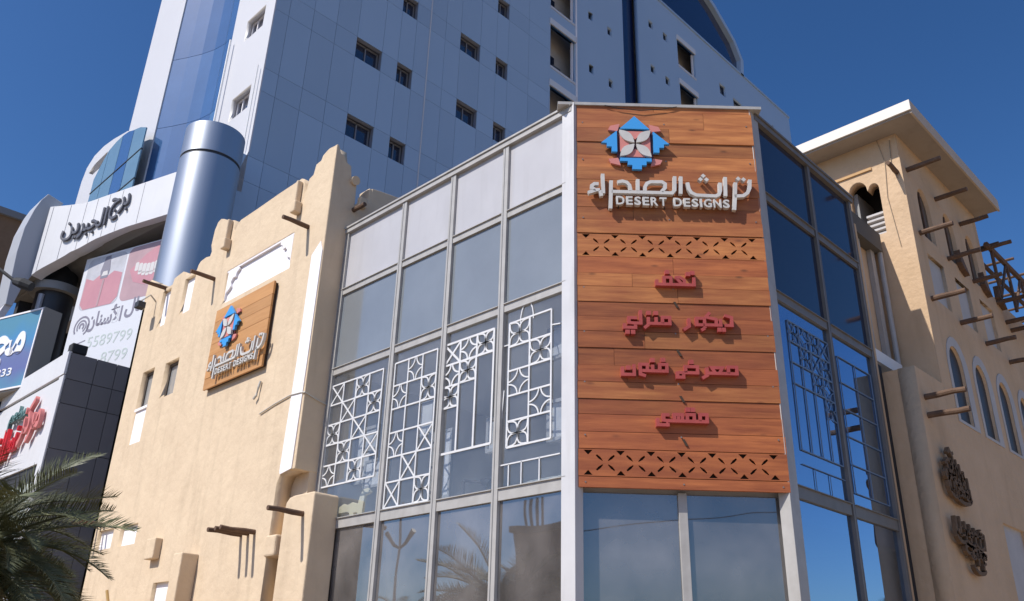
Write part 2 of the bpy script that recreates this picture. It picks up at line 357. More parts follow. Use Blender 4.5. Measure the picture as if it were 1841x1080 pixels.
# corner posts of the chamfer
b = MB(); b.box(-.045,.10,1.66,1.87,0,9.02); b.build('corner_post', mat('corner_post_metal', (.62,.61,.62), .45, .1, col2=(.54,.53,.54), nscale=2, dirt=.3), shop, bevel=.006)
b = MB(); b.fbox(FB,.05,.20,0,3.74,-.06,.03); b.build('chamfer_post', ALU, shop, bevel=.005)
b = MB(); b.fbox(FB,2.50,2.64,0,3.66,-.06,.05); b.build('chamfer_post', ALU, shop, bevel=.005)
b = MB(); b.fbox(FB,1.31,1.41,0,3.68,-.06,.03); b.build('chamfer_post', ALU, shop, bevel=.005)
b = MB(); b.box(1.70,1.92,-.045,.1,0,9.0); b.build('corner_post', ALU, shop, bevel=.006)
for u0, u1 in ((.20,1.31),(1.41,2.50)):
    piece('window_pane', FB, u0, u1, .25, 3.66, -.03, -.015, G_G, shop)
b = MB(); b.fbox(FB, .0, 2.64, 3.66, 9.0, -.25, -.05); b.build('chamfer_wall', FILM, shop)
b = MB(); b.fbox(FB, -.1, 2.72, 8.985, 9.03, -.12, .17); b.build('chamfer_coping', ALU, shop)
# slabs and rooms behind the glass
def poly_slab(name, z0, z1, m, ins=.07):
    bb = MB(); P = [(ins,7.0),(ins,1.87+ins*.4),(1.87+ins*.4,ins),(6.2,ins),(6.2,7.0)]; n = 5
    bb.add([(x,y,z0) for x,y in P]+[(x,y,z1) for x,y in P], [tuple(range(n)), tuple(range(2*n-1,n-1,-1))]+[(i,(i+1)%n,n+(i+1)%n,n+i) for i in range(n)])
    return bb.build(name, m, shop)
poly_slab('roof_slab', 8.55, 8.9, mat('roof_felt', (.10,.095,.09), .9)); poly_slab('ceiling_slab', 6.3, 6.5, ROOMF); poly_slab('floor_slab', 3.45, 3.70, ROOMF)
b = MB(); b.box(4.0,4.1,.3,7.0,3.7,6.3); b.box(.3,4.0,6.9,7.0,3.7,6.3); b.box(5.0,5.1,.1,6.9,0,3.45); b.box(.15,5.0,6.88,6.98,0,3.45); b.build('inner_wall', ROOMW, shop)

# lattice ornaments standing inside the first-floor windows
def cell(bb, F, kind, u, v, cw, ch, t, w0, w1):
    c = (u+cw/2, v+ch/2)
    if kind == 'x':
        bb.ribbon(F, [(u,v),(u+cw,v+ch)], t, w0, w1); bb.ribbon(F, [(u,v+ch),(u+cw,v)], t, w0-.002, w1-.002)
    elif kind == 'f':
        for sx, sy in ((1,1),(-1,1),(1,-1),(-1,-1)):
            for side in (1,-1):
                P = []
                for i in range(7):
                    q = i/6; off = side*.15*math.sin(math.pi*q)
                    dx, dy = sx*.47*q, sy*.47*q
                    P.append((c[0]+cw*(dx-sy*off), c[1]+ch*(dy+sx*off)))
                bb.ribbon(F, P, t*.8, w0, w1)
    elif kind == 's':
        for sx, sy in ((1,1),(-1,1),(1,-1),(-1,-1)):
            P = [(c[0]+sx*cw*(.5-.45*math.cos(a)), c[1]+sy*ch*(.5-.45*math.sin(a))) for a in [i*math.pi/16 for i in range(9)]]
            bb.ribbon(F, P, t*.8, w0, w1)
def lattice(F, name, label, u_left, u_right, v_bot, v_top, cols, rows, cells, extra=(), t=.023, lines=None, dens=LATT, dw=.103):
    F = FR(F.p+F.n*dw, F.r, F.n)
    """columns counted from the viewer's left"""
    root = thing(name, F((u_left+u_right)/2, v_bot, -.1), label, 'lattice screen', 'lattice screens on the first floor windows')
    cw = (u_right-u_left)/cols; ch = (v_top-v_bot)/rows
    bb = MB()
    for r in range(rows+1):
        if lines and ('h', r) in lines: continue
        v = v_top-ch*r; bb.ribbon(F, [(u_left,v),(u_right,v)], t, -.112, -.100)
    for c in range(cols+1):
        u = u_left+cw*c; bb.ribbon(F, [(u,v_bot),(u,v_top)], t, -.111, -.099)
    bb.build('lattice_bars', dens, root)
    for (r, c, k) in cells:
        bb = MB(); u = u_left+cw*c; v = v_top-ch*(r+1)
        cell(bb, F, k, min(u,u+cw), v, abs(cw), ch, t, -.110, -.101)
        bb.build({'x':'cross_motif','f':'petal_motif','s':'star_motif'}[k], dens, root)
    if extra:
        bb = MB()
        for pts in extra: bb.ribbon(F, pts, t*.7, -.109, -.102)
        bb.build('outer_rods', dens, root)
    return root
lattice(FL,'lattice_screen','white checkered lattice screen in the window bay nearest the left cream wall',7.05-.12,5.56,4.36,6.02,4,5,
    [(0,0,'x'),(1,1,'x'),(2,2,'x'),(3,3,'x'),(0,2,'f'),(1,3,'f'),(2,0,'f'),(3,1,'f'),(4,2,'f'),(4,0,'s')])
lattice(FL,'lattice_screen','white lattice screen of six rows, second window bay from the left cream wall',5.27,4.29,3.85,6.03,3,6,
    [(0,1,'s'),(1,0,'s'),(1,2,'f'),(3,0,'s'),(3,2,'x'),(4,1,'x'),(5,0,'x'),(5,2,'f')])
lattice(FL,'lattice_screen','brightest white lattice screen, motifs stepping down like stairs, third window bay',4.13,3.12,4.44,6.03,3,5,
    [(0,0,'x'),(0,1,'s'),(0,2,'f'),(1,0,'s'),(1,1,'f'),(2,0,'f')], t=.030, lines=[('h',2),('h',3),('h',4)], extra=[[(4.10,5.395),(3.45,5.395)],[(4.10,5.08),(3.8,5.08)],[(4.10,5.712),(3.12,5.712)]])
arc = [(2.515+.118*math.cos(a), 5.98+.27*math.sin(a)) for a in [i*math.pi/10 for i in range(11)]]
lattice(FL,'lattice_screen','white lantern-shaped lattice screen with a ring handle, window bay beside the corner post',2.83,2.08,4.33,6.02,2,5,
    [(0,0,'f'),(1,1,'f'),(2,0,'s'),(3,1,'s'),(4,0,'f')], extra=[arc,[(2.83,5.72),(3.0,5.72),(3.0,4.12),(1.93,4.12)],[(2.08,5.80),(1.93,5.78)],[(2.78,4.12),(2.78,3.83)],[(2.56,4.12),(2.56,3.83)],[(2.26,4.12),(2.26,3.83)],[(2.90,5.1),(2.98,4.2)]])
LATD = mat('lattice_white_glass_dimmed', (.13,.20,.32), .5)  # white lattice darkened to blue: dimming by the glass put into its colour
lattice(FRt,'lattice_screen','tall faint lattice screen behind the first window bay right of the plank sign',2.22,3.33,4.30,6.0,4,6,
    [(0,0,'f'),(0,1,'s'),(0,2,'f'),(0,3,'x'),(1,1,'f'),(1,2,'x'),(1,3,'f'),(2,2,'f'),(2,3,'s'),(3,3,'f')], t=.014, lines=[('h',4),('h',5)], dens=LATD,
    extra=[[(2.19,4.12),(3.33,4.12)],[(2.5,4.12),(2.5,3.83)],[(2.9,4.12),(2.9,3.83)]])
lattice(FRt,'lattice_screen','plain barred lattice screen behind the second window bay right of the plank sign',3.60,4.65,4.0,5.9,2,5,[], t=.012, dens=LATD)
# things seen inside the first floor
cm = thing('camel_figure', (.35,6.2,3.7), 'cream cut-out camel figure standing on the sill of the leftmost window bay', 'figurine')
FC = FX(.22)
CAMC = mat('camel_cream', (.74,.68,.50), .7)
b = MB(); b.prism(FC, [(6.62,3.82),(6.62,4.05),(6.50,4.09),(6.40,4.06),(6.28,4.09),(6.14,4.05),(6.10,4.17),(6.05,4.25),(5.93,4.26),(5.84,4.20),(5.90,4.17),(5.98,4.16),(6.00,4.02),(6.02,3.82),(6.10,3.82),(6.14,3.92),(6.22,3.92),(6.24,3.82),(6.32,3.82),(6.34,3.93),(6.50,3.93),(6.52,3.82)], 0, .05); b.build('camel_body', CAMC, cm, bevel=.008)
b = MB(); b.box(.12,.42,5.55,6.92,3.7,3.82); b.build('camel_base', mat('shelf_white', (.6,.56,.50), .7), cm)
def picture(y, z, wd, h, ang, lab):
    r = thing('picture_frame', (.45,y,z), lab, 'picture frame', 'pictures standing inside the shop windows')
    F = FR((.45,y,z), (math.sin(ang),math.cos(ang),0), (-math.cos(ang),math.sin(ang),0))
    b = MB(); b.fbox(F,-wd/2,wd/2,0,h,0,.03); b.build('picture', mat('picture_card_'+str(round(y*10)), (.62,.60,.57), .6, col2=(.38,.40,.46), nscale=6), r)
    b = MB(); b.ribbon(F, [(-wd/2,0),(wd/2,0),(wd/2,h),(-wd/2,h)], .05, -.01, .05, closed=True); b.build('frame', ALU, r)
picture(2.35,5.55,.32,.42,.1,'small pale picture high inside the window bay beside the corner post')
picture(2.30,4.45,.36,.50,-.1,'pale framed picture low inside the window bay beside the corner post')
picture(3.45,4.50,.36,.44,.1,'small framed picture behind the stair-shaped lattice of the third window bay')
picture(6.3,4.95,.34,.36,0,'pale picture behind the lattice of the leftmost window bay')
lp = thing('desk_lamp', (.5,3.62,3.7), 'black desk lamp with long arm inside the third window bay', 'lamp')
b = MB(); b.tube([(.5,4.15,4.18),(.5,3.72,4.10)], .018); b.tube([(.5,4.15,3.7),(.5,4.15,4.18)], .02); b.build('lamp_arm', DARKM, lp)
b = MB(); b.tube([(.5,3.80,4.13),(.5,3.70,4.10),(.5,3.60,4.06)], [.03,.06,.075], 12); b.build('lamp_shade', DARKM, lp)
def board(y0, y1, z0, z1, x, lab, m):
    r = thing('display_board', (x,(y0+y1)/2,z0), lab, 'display board', 'pale boards standing inside the shop windows')
    b = MB(); b.box(x,x+.03,y0,y1,z0,z1); b.build('board_face', m, r)
    b = MB(); b.ribbon(FX(x), [(y0,z0),(y1,z0),(y1,z1),(y0,z1)], .04, -.035, .012, closed=True); b.build('board_rim', ALU, r)
PALE = mat('pale_board', (.72,.70,.68), .7, col2=(.52,.52,.55), nscale=3)
board(5.75, 6.35, 4.35, 4.75, .40, 'low pale board behind the lattice of the leftmost window bay', PALE)
board(6.45, 6.85, 4.5, 5.35, .55, 'tall pale board against the left end of the leftmost window bay', PALE)
board(4.4, 4.78, 4.0, 4.95, .45, 'narrow pale board behind the second window bay lattice', PALE)
board(4.90, 5.22, 5.0, 5.5, .5, 'small pale board high behind the second window bay lattice', PALE)
ta = thing('display_table', (.9,3.4,3.7), 'pale slanted display table top inside the third window bay', 'table')
b = MB(); b.add([(.3,3.7,3.80),(.3,3.05,3.80),(1.4,3.05,4.25),(1.4,3.7,4.25),(.3,3.7,3.84),(.3,3.05,3.84),(1.4,3.05,4.29),(1.4,3.7,4.29)], [(0,1,2,3),(4,5,6,7),(0,1,5,4),(2,3,7,6),(0,3,7,4),(1,2,6,5)]); b.build('table_top', mat('table_pale', (.70,.74,.70), .5), ta)
b = MB(); [b.box(x,x+.05,y,y+.05,3.7,z) for x,y,z in ((.32,3.1,3.8),(.32,3.6,3.8),(1.3,3.1,4.2),(1.3,3.6,4.2))]; b.build('table_leg', DARKM, ta)

# ================================================================== plank sign on the chamfer
sign = thing('plank_sign', FB(1.32,3.69,.1), 'tall sign of brown wooden planks with the shop name on the chamfered corner', 'sign')
U0, U1 = .16, 2.57
bands = {(6.63,6.98), (3.82,4.13)}
edges = []
z = 3.69
b = MB(); b.fbox(FB, U0+.02, U1-.02, 3.72, 8.96, 0, .10); b.build('sign_backing_board', WDARK, sign)
zz = [3.69, 3.815, 4.14]
while zz[-1] < 6.45: zz.append(zz[-1]+random.uniform(.185,.225))
zz[-1] = 6.40; zz += [6.635, 6.975]
while zz[-1] < 8.75: zz.append(zz[-1]+random.uniform(.19,.235))
zz[-1] = 8.90 if 8.985-zz[-1] > .12 else 8.80
zz.append(8.985)
def pattern_holes(zc, us, hh):
    H = []
    for k, uc in enumerate(us):
        for sx, sy in ((1,1),(-1,1),(1,-1),(-1,-1)):
            a = Vector((uc+sx*.030, zc+sy*.022)); c = Vector((uc+sx*.105, zc+sy*.088)); d = (c-a).normalized(); n = Vector((-d.y,d.x))*.0125
            H.append([tuple(a+n*.4), tuple(a-n*.4), tuple((a+c)/2-n*1.2), tuple(c-n*.8), tuple(c+n*.8), tuple((a+c)/2+n*1.2)])
    for uc in [us[0]-.20]+[(us[i]+us[i+1])/2 for i in range(len(us)-1)]+[us[-1]+.175]:
        H.append([(uc-.052,zc+hh-.018),(uc,zc+hh-.075),(uc+.052,zc+hh-.018)])
        H.append([(uc-.052,zc-hh+.018),(uc,zc-hh+.075),(uc+.052,zc-hh+.018)])
    return H
for i in range(len(zz)-1):
    a, c = zz[i], zz[i+1]; g = .006
    w1 = .150+random.uniform(-.006,.008)
    du = random.uniform(-.006,.006)
    if abs(a-6.635) < .01 or abs(a-3.815) < .01:
        zc = (a+c)/2; H = pattern_holes(zc, [.472,.822,1.175,1.528,1.880,2.237], (c-a)/2)
        holed('plank', FB, rect(U0+du,U1+du,a+g,c-g), H, .118, .150, WOOD if a > 5 else WOODR, sign)['label'] = 'plank pierced with crosses and small triangles'
    else:
        cuts = [U0+du, U1+du]
        if random.random() < .45: cuts.insert(1, random.uniform(.6,2.1))
        for k in range(len(cuts)-1):
            piece('plank', FB, cuts[k]+.002, cuts[k+1]-.002, a+g/2, c-g/2, .112, w1+random.uniform(-.002,.002), WOODR if random.random() < (7.6-a)/4.2 else WOOD, sign)
for k, z_ in enumerate([4.3,4.95,5.6,6.2,7.2,8.1,8.7,3.75]):
    for u_ in (.24, 1.36, 2.49):
        bb = MB(); bb.tube([FB(u_,z_,.14), FB(u_,z_,.157)], .010, 6); bb.build('plank_screw', mat('screw_steel', (.30,.28,.26), .4, .6), sign)
# logo: four blue wedges, salmon corners, petals
def logo(F, cx, cy, S, parent, w):
    lg = MB(); q = .245*S; lg.ribbon(F, [(cx-q,cy),(cx+q,cy)], 2*q*1.03, w, w+.02*S)
    lo = lg.build('logo', MARO, parent)
    def P(name, pts, w0, w1, m): bb = MB(); bb.prism(F, [(cx+x*S, cy+y*S) for x,y in pts], w0, w1); bb.build(name, m, lo)
    P('blue_wedge', [(-.205,.235),(.20,.235),(.0,.445)], w+.03, w+.075, BLUEL)
    P('blue_wedge', [(-.245,.20),(-.46,.0),(-.385,-.005),(-.385,-.06),(-.32,-.06),(-.32,-.14),(-.245,-.14)], w+.03, w+.075, BLUEL)
    P('blue_wedge', [(.245,.20),(.46,.0),(.385,-.005),(.385,-.06),(.32,-.06),(.32,-.14),(.245,-.14)], w+.03, w+.075, BLUEL)
    P('blue_wedge', [(-.21,-.235),(.21,-.235),(.21,-.285),(.14,-.285),(.14,-.345),(.075,-.345),(.075,-.41),(-.05,-.41),(-.05,-.345),(-.11,-.345),(-.11,-.285),(-.21,-.285)], w+.03, w+.075, BLUEL)
    for sx in (1,-1):
        for sy in (1,-1):
            P('salmon_corner', [(sx*.225,sy*.235),(sx*.235,sy*.215),(sx*.36,sy*.235),(sx*.33,sy*.30),(sx*.20,sy*.335)], w+.005, w+.04, SALM)
    for a in range(4):
        q1, q2 = a*math.pi/2, 0
        def rot(p): return (p[0]*math.cos(q1)-p[1]*math.sin(q1), p[0]*math.sin(q1)+p[1]*math.cos(q1))
        P('salmon_triangle', [rot(p) for p in ((-.13,.205),(.13,.205),(0,.075))], w+.03, w+.06, SALM)
        pet = []
        for i in range(9): t = i/8; pet.append((.012+.20*t -   .046*math.sin(math.pi*t), .012+.20*t +   .046*math.sin(math.pi*t)))
        for i in range(7,0,-1): t = i/8; pet.append((.012+.20*t +   .046*math.sin(math.pi*t), .012+.20*t -   .046*math.sin(math.pi*t)))
        P('petal', [rot(p) for p in pet], w+.035, w+.082, LET)
def title(F, ox, oz, sx, sz, parent, w, d, wd):
    """shop name in square Arabic lettering with the Latin name beneath; coordinates in metres on the big sign"""
    def st(name, strokes, dots=()):
        bb = MB()
        for s_ in strokes:
            bb.ribbon(F, [(ox+(x-1.3)*sx, oz+(z_-7.55)*sz) for x, z_ in s_], wd, w, w+d)
        for x, z_ in dots:
            X_, Z_ = ox+(x-1.3)*sx, oz+(z_-7.55)*sz; r = wd*.72
            bb.prism(F, [(X_-r,Z_),(X_,Z_-r),(X_+r,Z_),(X_,Z_+r)], w, w+d)
        bb.build(name, LET, parent)
    st('arabic_letter', [[(2.44,7.79),(2.425,7.66),(2.39,7.585),(2.33,7.54),(2.215,7.532)],[(2.245,7.74),(2.22,7.50),(2.197,7.322)]], [(2.285,7.80),(2.355,7.79)])
    st('arabic_letter', [[(2.115,7.82),(2.099,7.528)]])
    st('arabic_letter', [[(1.61,7.72),(1.625,7.62),(1.655,7.565),(1.72,7.531),(1.97,7.525),(2.015,7.55),(2.035,7.61),(2.04,7.73)]], [(1.825,7.83),(1.785,7.775),(1.865,7.773)])
    st('arabic_letter', [[(1.528,7.81),(1.513,7.545)]])
    st('arabic_letter', [[(1.447,7.81),(1.436,7.60),(1.40,7.553),(.608,7.552)],[(1.045,7.57),(1.05,7.64),(1.075,7.69),(1.125,7.716),(1.275,7.720),(1.315,7.69),(1.312,7.63),(1.262,7.57)],
        [(.957,7.75),(.953,7.565)],[(.69,7.70),(.755,7.715),(.81,7.70),(.845,7.655),(.86,7.57)]])
    st('arabic_letter', [[(.606,7.72),(.597,7.50),(.589,7.294)]])
    st('arabic_letter', [[(.495,7.82),(.500,7.52)]])
    st('arabic_letter', [[(.44,7.665),(.385,7.665),(.35,7.635),(.35,7.60),(.40,7.57),(.455,7.575)],[(.30,7.527),(.40,7.565)],[(.455,7.565),(.475,7.48)]])
    # Latin name, each letter a part
    wds = {'D':.118,'E':.092,'S':.092,'R':.102,'T':.098,'I':.030,'G':.112,'N':.112,' ':.05}
    u = .665
    tot = sum(wds[ch]+.024 for ch in 'DESERT DESIGNS'); k = (2.165-.665)/tot
    for i, ch in enumerate('DESERT DESIGNS'):
        if ch != ' ':
            tt = (u-.665)/1.5
            text('latin_letter', ch, F, ox+(u-1.3)*sx, oz+(7.358-.012*tt-7.55)*sz, .127*sz, w, d, LET, parent, width=wds[ch]*k*sx, bold=.022)
        u += (wds[ch]+.024)*k
logo(FB, .945, 8.325, 1.0, sign, .155)
title(FB, 1.3, 7.55, 1, 1, sign, .185, .06, .046)
b = MB()
for x, z_ in ((.7,7.35),(1.2,7.55),(1.7,7.53),(2.09,7.55),(2.21,7.4),(.6,7.4),(1.3,7.35)): b.tube([FB(x,z_,.15), FB(x,z_,.22)], .008, 6)
b.build('letter_standoff', DARKM, sign)
# red words, square heavy lettering
def kufic(u0, u1, v0, v1, strokes, dots, wd=.039):
    bb = MB(); W, H_ = u1-u0, v1-v0
    for k, st_ in enumerate(strokes): bb.ribbon(FB, [(u0+x*W, v0+y*H_) for x, y in st_], wd, .150-.0006*k, .225-.0012*k)
    for x, y in dots:
        X_, Y_ = u0+x*W, v0+y*H_; r = .027
        bb.prism(FB, [(X_-r,Y_-r),(X_+r,Y_-r),(X_+r,Y_+r),(X_-r,Y_+r)], .150, .224)
    bb.build('red_word', LETR, sign)
kufic(1.150,1.615,6.235,6.385, [[(1,.70),(1,0),(0,0),(0,.42)], [(.50,.66),(.62,.70),(.74,.42),(.74,0)], [(.53,.60),(.68,.02)], [(.20,0),(.20,.66),(.38,.66),(.38,0)]], [(.85,1.0),(.97,1.12),(.29,1.15)])
kufic(1.450,2.045,5.70,5.84, [[(.86,.95),(1,.75),(1,0),(.85,0)], [(.77,.6),(.77,0),(.44,0)], [(.56,1.2),(.47,.75),(.68,.55),(.68,0)], [(.44,-.3),(.44,.62),(.28,.62),(.28,0),(.44,0)], [(.36,-.5),(.44,-.3)], [(.12,.6),(.12,-.15),(.0,-.5)]], [(.74,-.42),(.82,-.42)])
kufic(.730,1.285,5.70,5.84, [[(.84,0),(.84,.6),(1,.6),(1,0),(.52,0)], [(.70,.6),(.70,0)], [(.53,.6),(.53,-.1),(.43,-.45)], [(.36,1.25),(.36,0),(.20,0)], [(.28,.5),(.10,.5),(.10,.05),(.24,-.02),(.24,-.42),(0,-.42),(0,-.05)]], [(.70,1.0),(.54,1.0),(.06,-.85),(.18,-.85)])
kufic(1.345,2.055,5.075,5.205, [[(.86,0),(.86,.65),(1,.65),(1,0),(.50,0)], [(.64,0),(.58,.55),(.76,.55),(.70,0)], [(.50,.55),(.50,-.2),(.41,-.5)], [(.14,0),(.14,.6),(.34,.6),(.34,0),(.02,0)], [(.10,0),(.10,-.45),(.0,-.45),(.0,.1)]], [(.24,1.05)])
kufic(.690,1.220,5.085,5.215, [[(.84,0),(.84,.65),(1,.65),(1,0),(.44,0)], [(.68,.6),(.68,0)], [(.56,0),(.56,.62),(.40,.62),(.40,-.35),(.52,-.5)], [(.26,.6),(.26,-.4),(.0,-.4),(.0,.35)]], [(.92,1.1),(.68,1.05),(.13,.25)])
kufic(1.085,1.660,4.475,4.605, [[(.86,0),(.86,.65),(1,.65),(1,0),(.20,0)], [(.60,0),(.60,.62),(.74,.62),(.74,0)], [(.34,0),(.34,.6),(.50,.6),(.50,0)], [(.42,0),(.42,.6)], [(.24,.55),(.12,.55),(.12,.05),(.20,0),(.20,-.38),(.0,-.38),(.0,.25)]], [(.62,1.08),(.72,1.08)])
b = MB()
for u, v in ((1.385,5.985),(1.39,5.345),(1.395,4.76),(1.40,4.235)): b.prism(FB, [(u-.035,v+.04),(u-.005,v+.04),(u+.035,v-.04),(u+.005,v-.04)], .150, .162)
b.build('carved_tick', WDARK, sign)
b = MB(); b.tube([FB(.55,8.985,.17), FB(.75,8.93,.18), FB(1.05,8.90,.185), FB(1.35,8.94,.18), FB(1.55,8.99,.17)], .006, 5); b.build('loose_cable', BLACKC, sign)

# ================================================================== left cream wing
LW = thing('cream_wing', (1,11,0), 'cream plastered wing with stepped battlements left of the glass corner', 'building')
K = -.45
F1 = FX(K)
prof = [(7.50,2.0),(7.50,4.42),(7.42,4.56),(7.10,4.62),(7.05,6.5),(7.03,8.5),(7.03,10.3),(7.12,10.60),(7.26,10.62),(7.34,10.60),(7.46,10.55),(7.50,10.46),(7.66,10.44),(7.71,10.24),(7.84,10.20),(7.88,9.98),(7.95,9.90),(7.97,9.50),
        (7.99,9.46),(7.99,10.16),(8.03,10.28),(8.12,10.33),(8.90,10.325),(9.7,10.30),(10.40,10.29),(10.50,10.24),(10.56,10.12),(10.62,10.10),(10.64,10.20),(10.66,10.38),(10.76,10.42),(10.92,10.47),(11.20,10.62),(11.36,10.68),(11.48,10.64),(11.57,10.48),(11.60,10.12),(11.52,9.94),(11.56,9.84),
        (11.75,9.88),(11.98,9.86),(12.06,9.80),(12.10,9.69),(12.60,9.70),(12.66,9.82),(12.80,9.88),(13.05,9.86),(13.22,9.84),(13.26,9.70),(13.72,9.72),(13.78,9.86),(13.90,9.92),(14.10,9.88),(14.18,9.98),(14.45,10.08),(14.58,10.24),(14.72,10.22),(14.74,9.9),(14.74,2.0)]
holes = [rect(13.28,13.87,6.08,7.73), rect(12.10,12.74,6.89,7.68), rect(8.10,10.60,8.42,9.17), rect(12.05,12.62,8.74,9.66), rect(13.27,13.72,8.73,9.66),
         rect(12.50,13.30,3.93,4.33), rect(13.64,14.44,3.94,4.34), rect(10.65,11.32,2.15,3.14)]
# the two open slots run up to the battlement notch: cut them 4 cm under it
holes[3] = rect(12.10,12.60,8.74,9.62); holes[4] = rect(13.27,13.70,8.73,9.64)
holed('wall', F1, prof, holes, -.28, 0, CREAM, LW)
b = MB(); b.box(K,0,7.5,14.74,0,2.0); b.box(-.17,-.02,7.03,14.74,2.0,9.6); b.box(K,6.0,14.62,14.74,0,9.5); b.build('wall', CREAM, LW)
# return wall above the glass roof, with its own battlement
FYr = FY(7.022)
b = MB(); b.prism(FYr, [(-.446,4.6),(0.0,4.6),(0.0,9.0),(6.2,9.0),(6.2,10.25),(2.2,10.22),(1.14,10.14),(.60,10.08),(.42,10.05),(.40,9.72),(.30,9.74),(.26,9.62),(.12,9.60),(.08,9.55),(.07,10.04),(-.06,10.09),(-.09,10.30),(-.21,10.34),(-.25,10.44),(-.34,10.46),(-.40,10.61),(-.446,10.61)], -.26, 0)
b.build('return_wall', CREAM, LW, bevel=.012)
b = MB(); b.box(.36,.60,7.03,7.35,9.66,10.04); b.box(.12,.28,6.92,7.03,9.52,9.72); b.build('merlon', CREAM, LW, bevel=.02)
b = MB(); b.tube([(.0,7.03,10.02),(-.0,6.95,10.0)], .09, 10); b.build('merlon_knob', CREAM, LW, smooth=False)
# whitewashed corner strip
b = MB(); b.prism(F1, [(7.035,8.42),(7.12,8.62),(7.36,8.42),(7.37,6.5),(7.44,4.62),(7.42,4.56),(7.10,4.61),(7.05,6.5)], .0, .014); b.build('white_strip', WHITEP, LW)
# low pier at the foot of the glass
pier = [(6.36,0),(7.16,0),(7.16,3.95),(7.13,4.08),(7.05,4.15),(6.92,4.17),(6.40,4.17),(6.37,4.14)]
b = MB(); b.prism(F1, pier, -.44, .0); b.build('low_pier', CREAM, LW, bevel=.02)
b = MB(); b.box(-.50,-.05,7.22,7.52,3.30,3.62); b.build('spout_ledge', CREAM, LW, bevel=.03)
b = MB(); b.fbox(F1,9.72,10.05,0,3.52,0,.30); b.build('narrow_pier', CREAM, LW, bevel=.02)
b = MB(); b.fbox(F1,11.25,11.62,3.55,3.92,0,.14); b.build('niche_block', CREAM, LW, bevel=.02)
# window reveals and what fills the openings
def fill(name, u0,u1,v0,v1, m, w=-.14, sub=None):
    o = piece(name, F1, u0, u1, v0, v1, w-.03, w, m, LW); return o
GREYG = solidglass('wing_window_glass', (.33,.33,.33), .15, .6, .5)
def win(u0,u1,v0,v1):
    b = MB(); b.ribbon(F1, [(u0+.03,v0+.03),(u1-.03,v0+.03),(u1-.03,v1-.03),(u0+.03,v1-.03)], .06, -.17, -.10, closed=True)
    o = b.build('window', mat('bronze_window_frame', (.10,.08,.065), .5), LW)
    b = MB(); b.fbox(F1,u0+.05,u1-.05,v0+.05,v1-.05,-.15,-.13); b.build('pane', GREYG, o)
win(13.28,13.87,6.86,7.73); win(12.10,12.74,6.89,7.68)
fill('white_panel', 13.28,13.87,6.08,6.84, WHITEP, -.03)
b = MB(); b.fbox(F1,13.26,13.89,6.82,6.88,-.1,.005); b.build('sill', WHITEP, LW)
for (a,c,d,e) in ((8.10,10.60,8.42,9.17),(12.10,12.60,8.74,9.62),(13.27,13.70,8.73,9.64),(12.50,13.30,3.93,4.33),(13.64,14.44,3.94,4.34),(10.65,11.32,2.15,3.14)):
    fill('white_panel', a,c,d,e, WHITEP, -.075 if a != 8.10 else -.06)
# scalloped plaster edge of the wide panel
for s_, u0, d in ((1, 10.56, -1), (-1, 8.14, 1)):
    P = [(u0,9.15),(u0+d*.42,9.15),(u0+d*.46,9.08),(u0+d*.36,9.02),(u0+d*.34,8.93),(u0+d*.24,8.94),(u0+d*.17,8.86),(u0+d*.20,8.76),(u0+d*.12,8.70),(u0+d*.03,8.66),(u0,8.50)]
    b = MB(); b.prism(F1, P, -.075, -.012); b.build('scalloped_corner', WHITEP, LW, bevel=.012)
b = MB(); b.fbox(F1,8.10,10.60,9.125,9.17,-.08,-.01); b.build('panel_lintel', WHITEP, LW)
# water spouts under the battlements
def spout(y, z):
    b = MB(); b.box(K-.16,K,y-.14,y+.02,z-.22,z+.02); b.box(K-.12,K,y-.06,y+.01,z+.02,z+.5); b.build('water_spout', CREAM, LW, bevel=.025)
spout(8.10,9.72); spout(10.78,9.90)
# wooden poles
def poles(F, lst, root, L_=.55, r=.045, name='wooden_pole'):
    for u, v in lst:
        q = random.uniform(-.02,.02); le = L_*random.uniform(.92,1.06)
        b = MB(); b.tube([F(u,v,-.2), F(u+q*.3,v,le*.3), F(u+q,v+random.uniform(-.01,.01),le*.7), F(u+q,v,le)], [r,r*1.04,r*.95,r*.92], 9, .04); b.build(name, POLE, root)
poles(F1, [(7.63,9.09),(11.13,9.16),(13.62,9.72)], LW, .55)
poles(F1, [(7.96,3.72),(8.16,3.72),(8.38,3.72),(6.62,3.86)], LW, .62, .040)
poles(F1, [(14.55,4.46),(14.38,4.46),(14.20,4.46)], LW, .5, .035)
poles(FY(7.03), [(.06,9.43)], LW, .35, .045)
# conduit and cable
b = MB(); b.tube([(K-.03,8.46,6.33),(K-.04,8.48,6.22),(K-.05,8.50,6.07),(K-.06,8.56,6.02)], .022, 8); b.build('conduit_end', CABLE, LW)
b = MB(); b.tube([(K-.02,8.34,5.72),(K-.02,7.9,5.80),(K-.02,7.42,5.86),(K-.02,7.1,5.84),(K-.01,7.0,5.83),(-.2,7.0,5.76),(-.02,7.0,5.72)], .012, 6); b.build('cable', CABLE, LW)
fl = thing('floodlight', (K-.2,14.2,9.2), 'small dark floodlight on a bent bracket at the far end of the cream parapet', 'floodlight')
b = MB(); b.tube([(K,14.02,9.5),(K-.15,14.02,9.62),(K-.34,14.02,9.40)], .02, 6); b.build('bracket', CABLE, fl)
b = MB(); b.box(K-.42,K-.24,13.92,14.12,9.22,9.38); b.build('lamp_head', DARKM, fl, bevel=.02)
b = MB(); b.tube([(K-.02,13.3,3.1),(K-.02,12.9,2.6),(K-.02,12.85,2.1)], .03, 6); b.build('vine_stem', mat('ochre_branch', (.35,.22,.08), .8), LW)

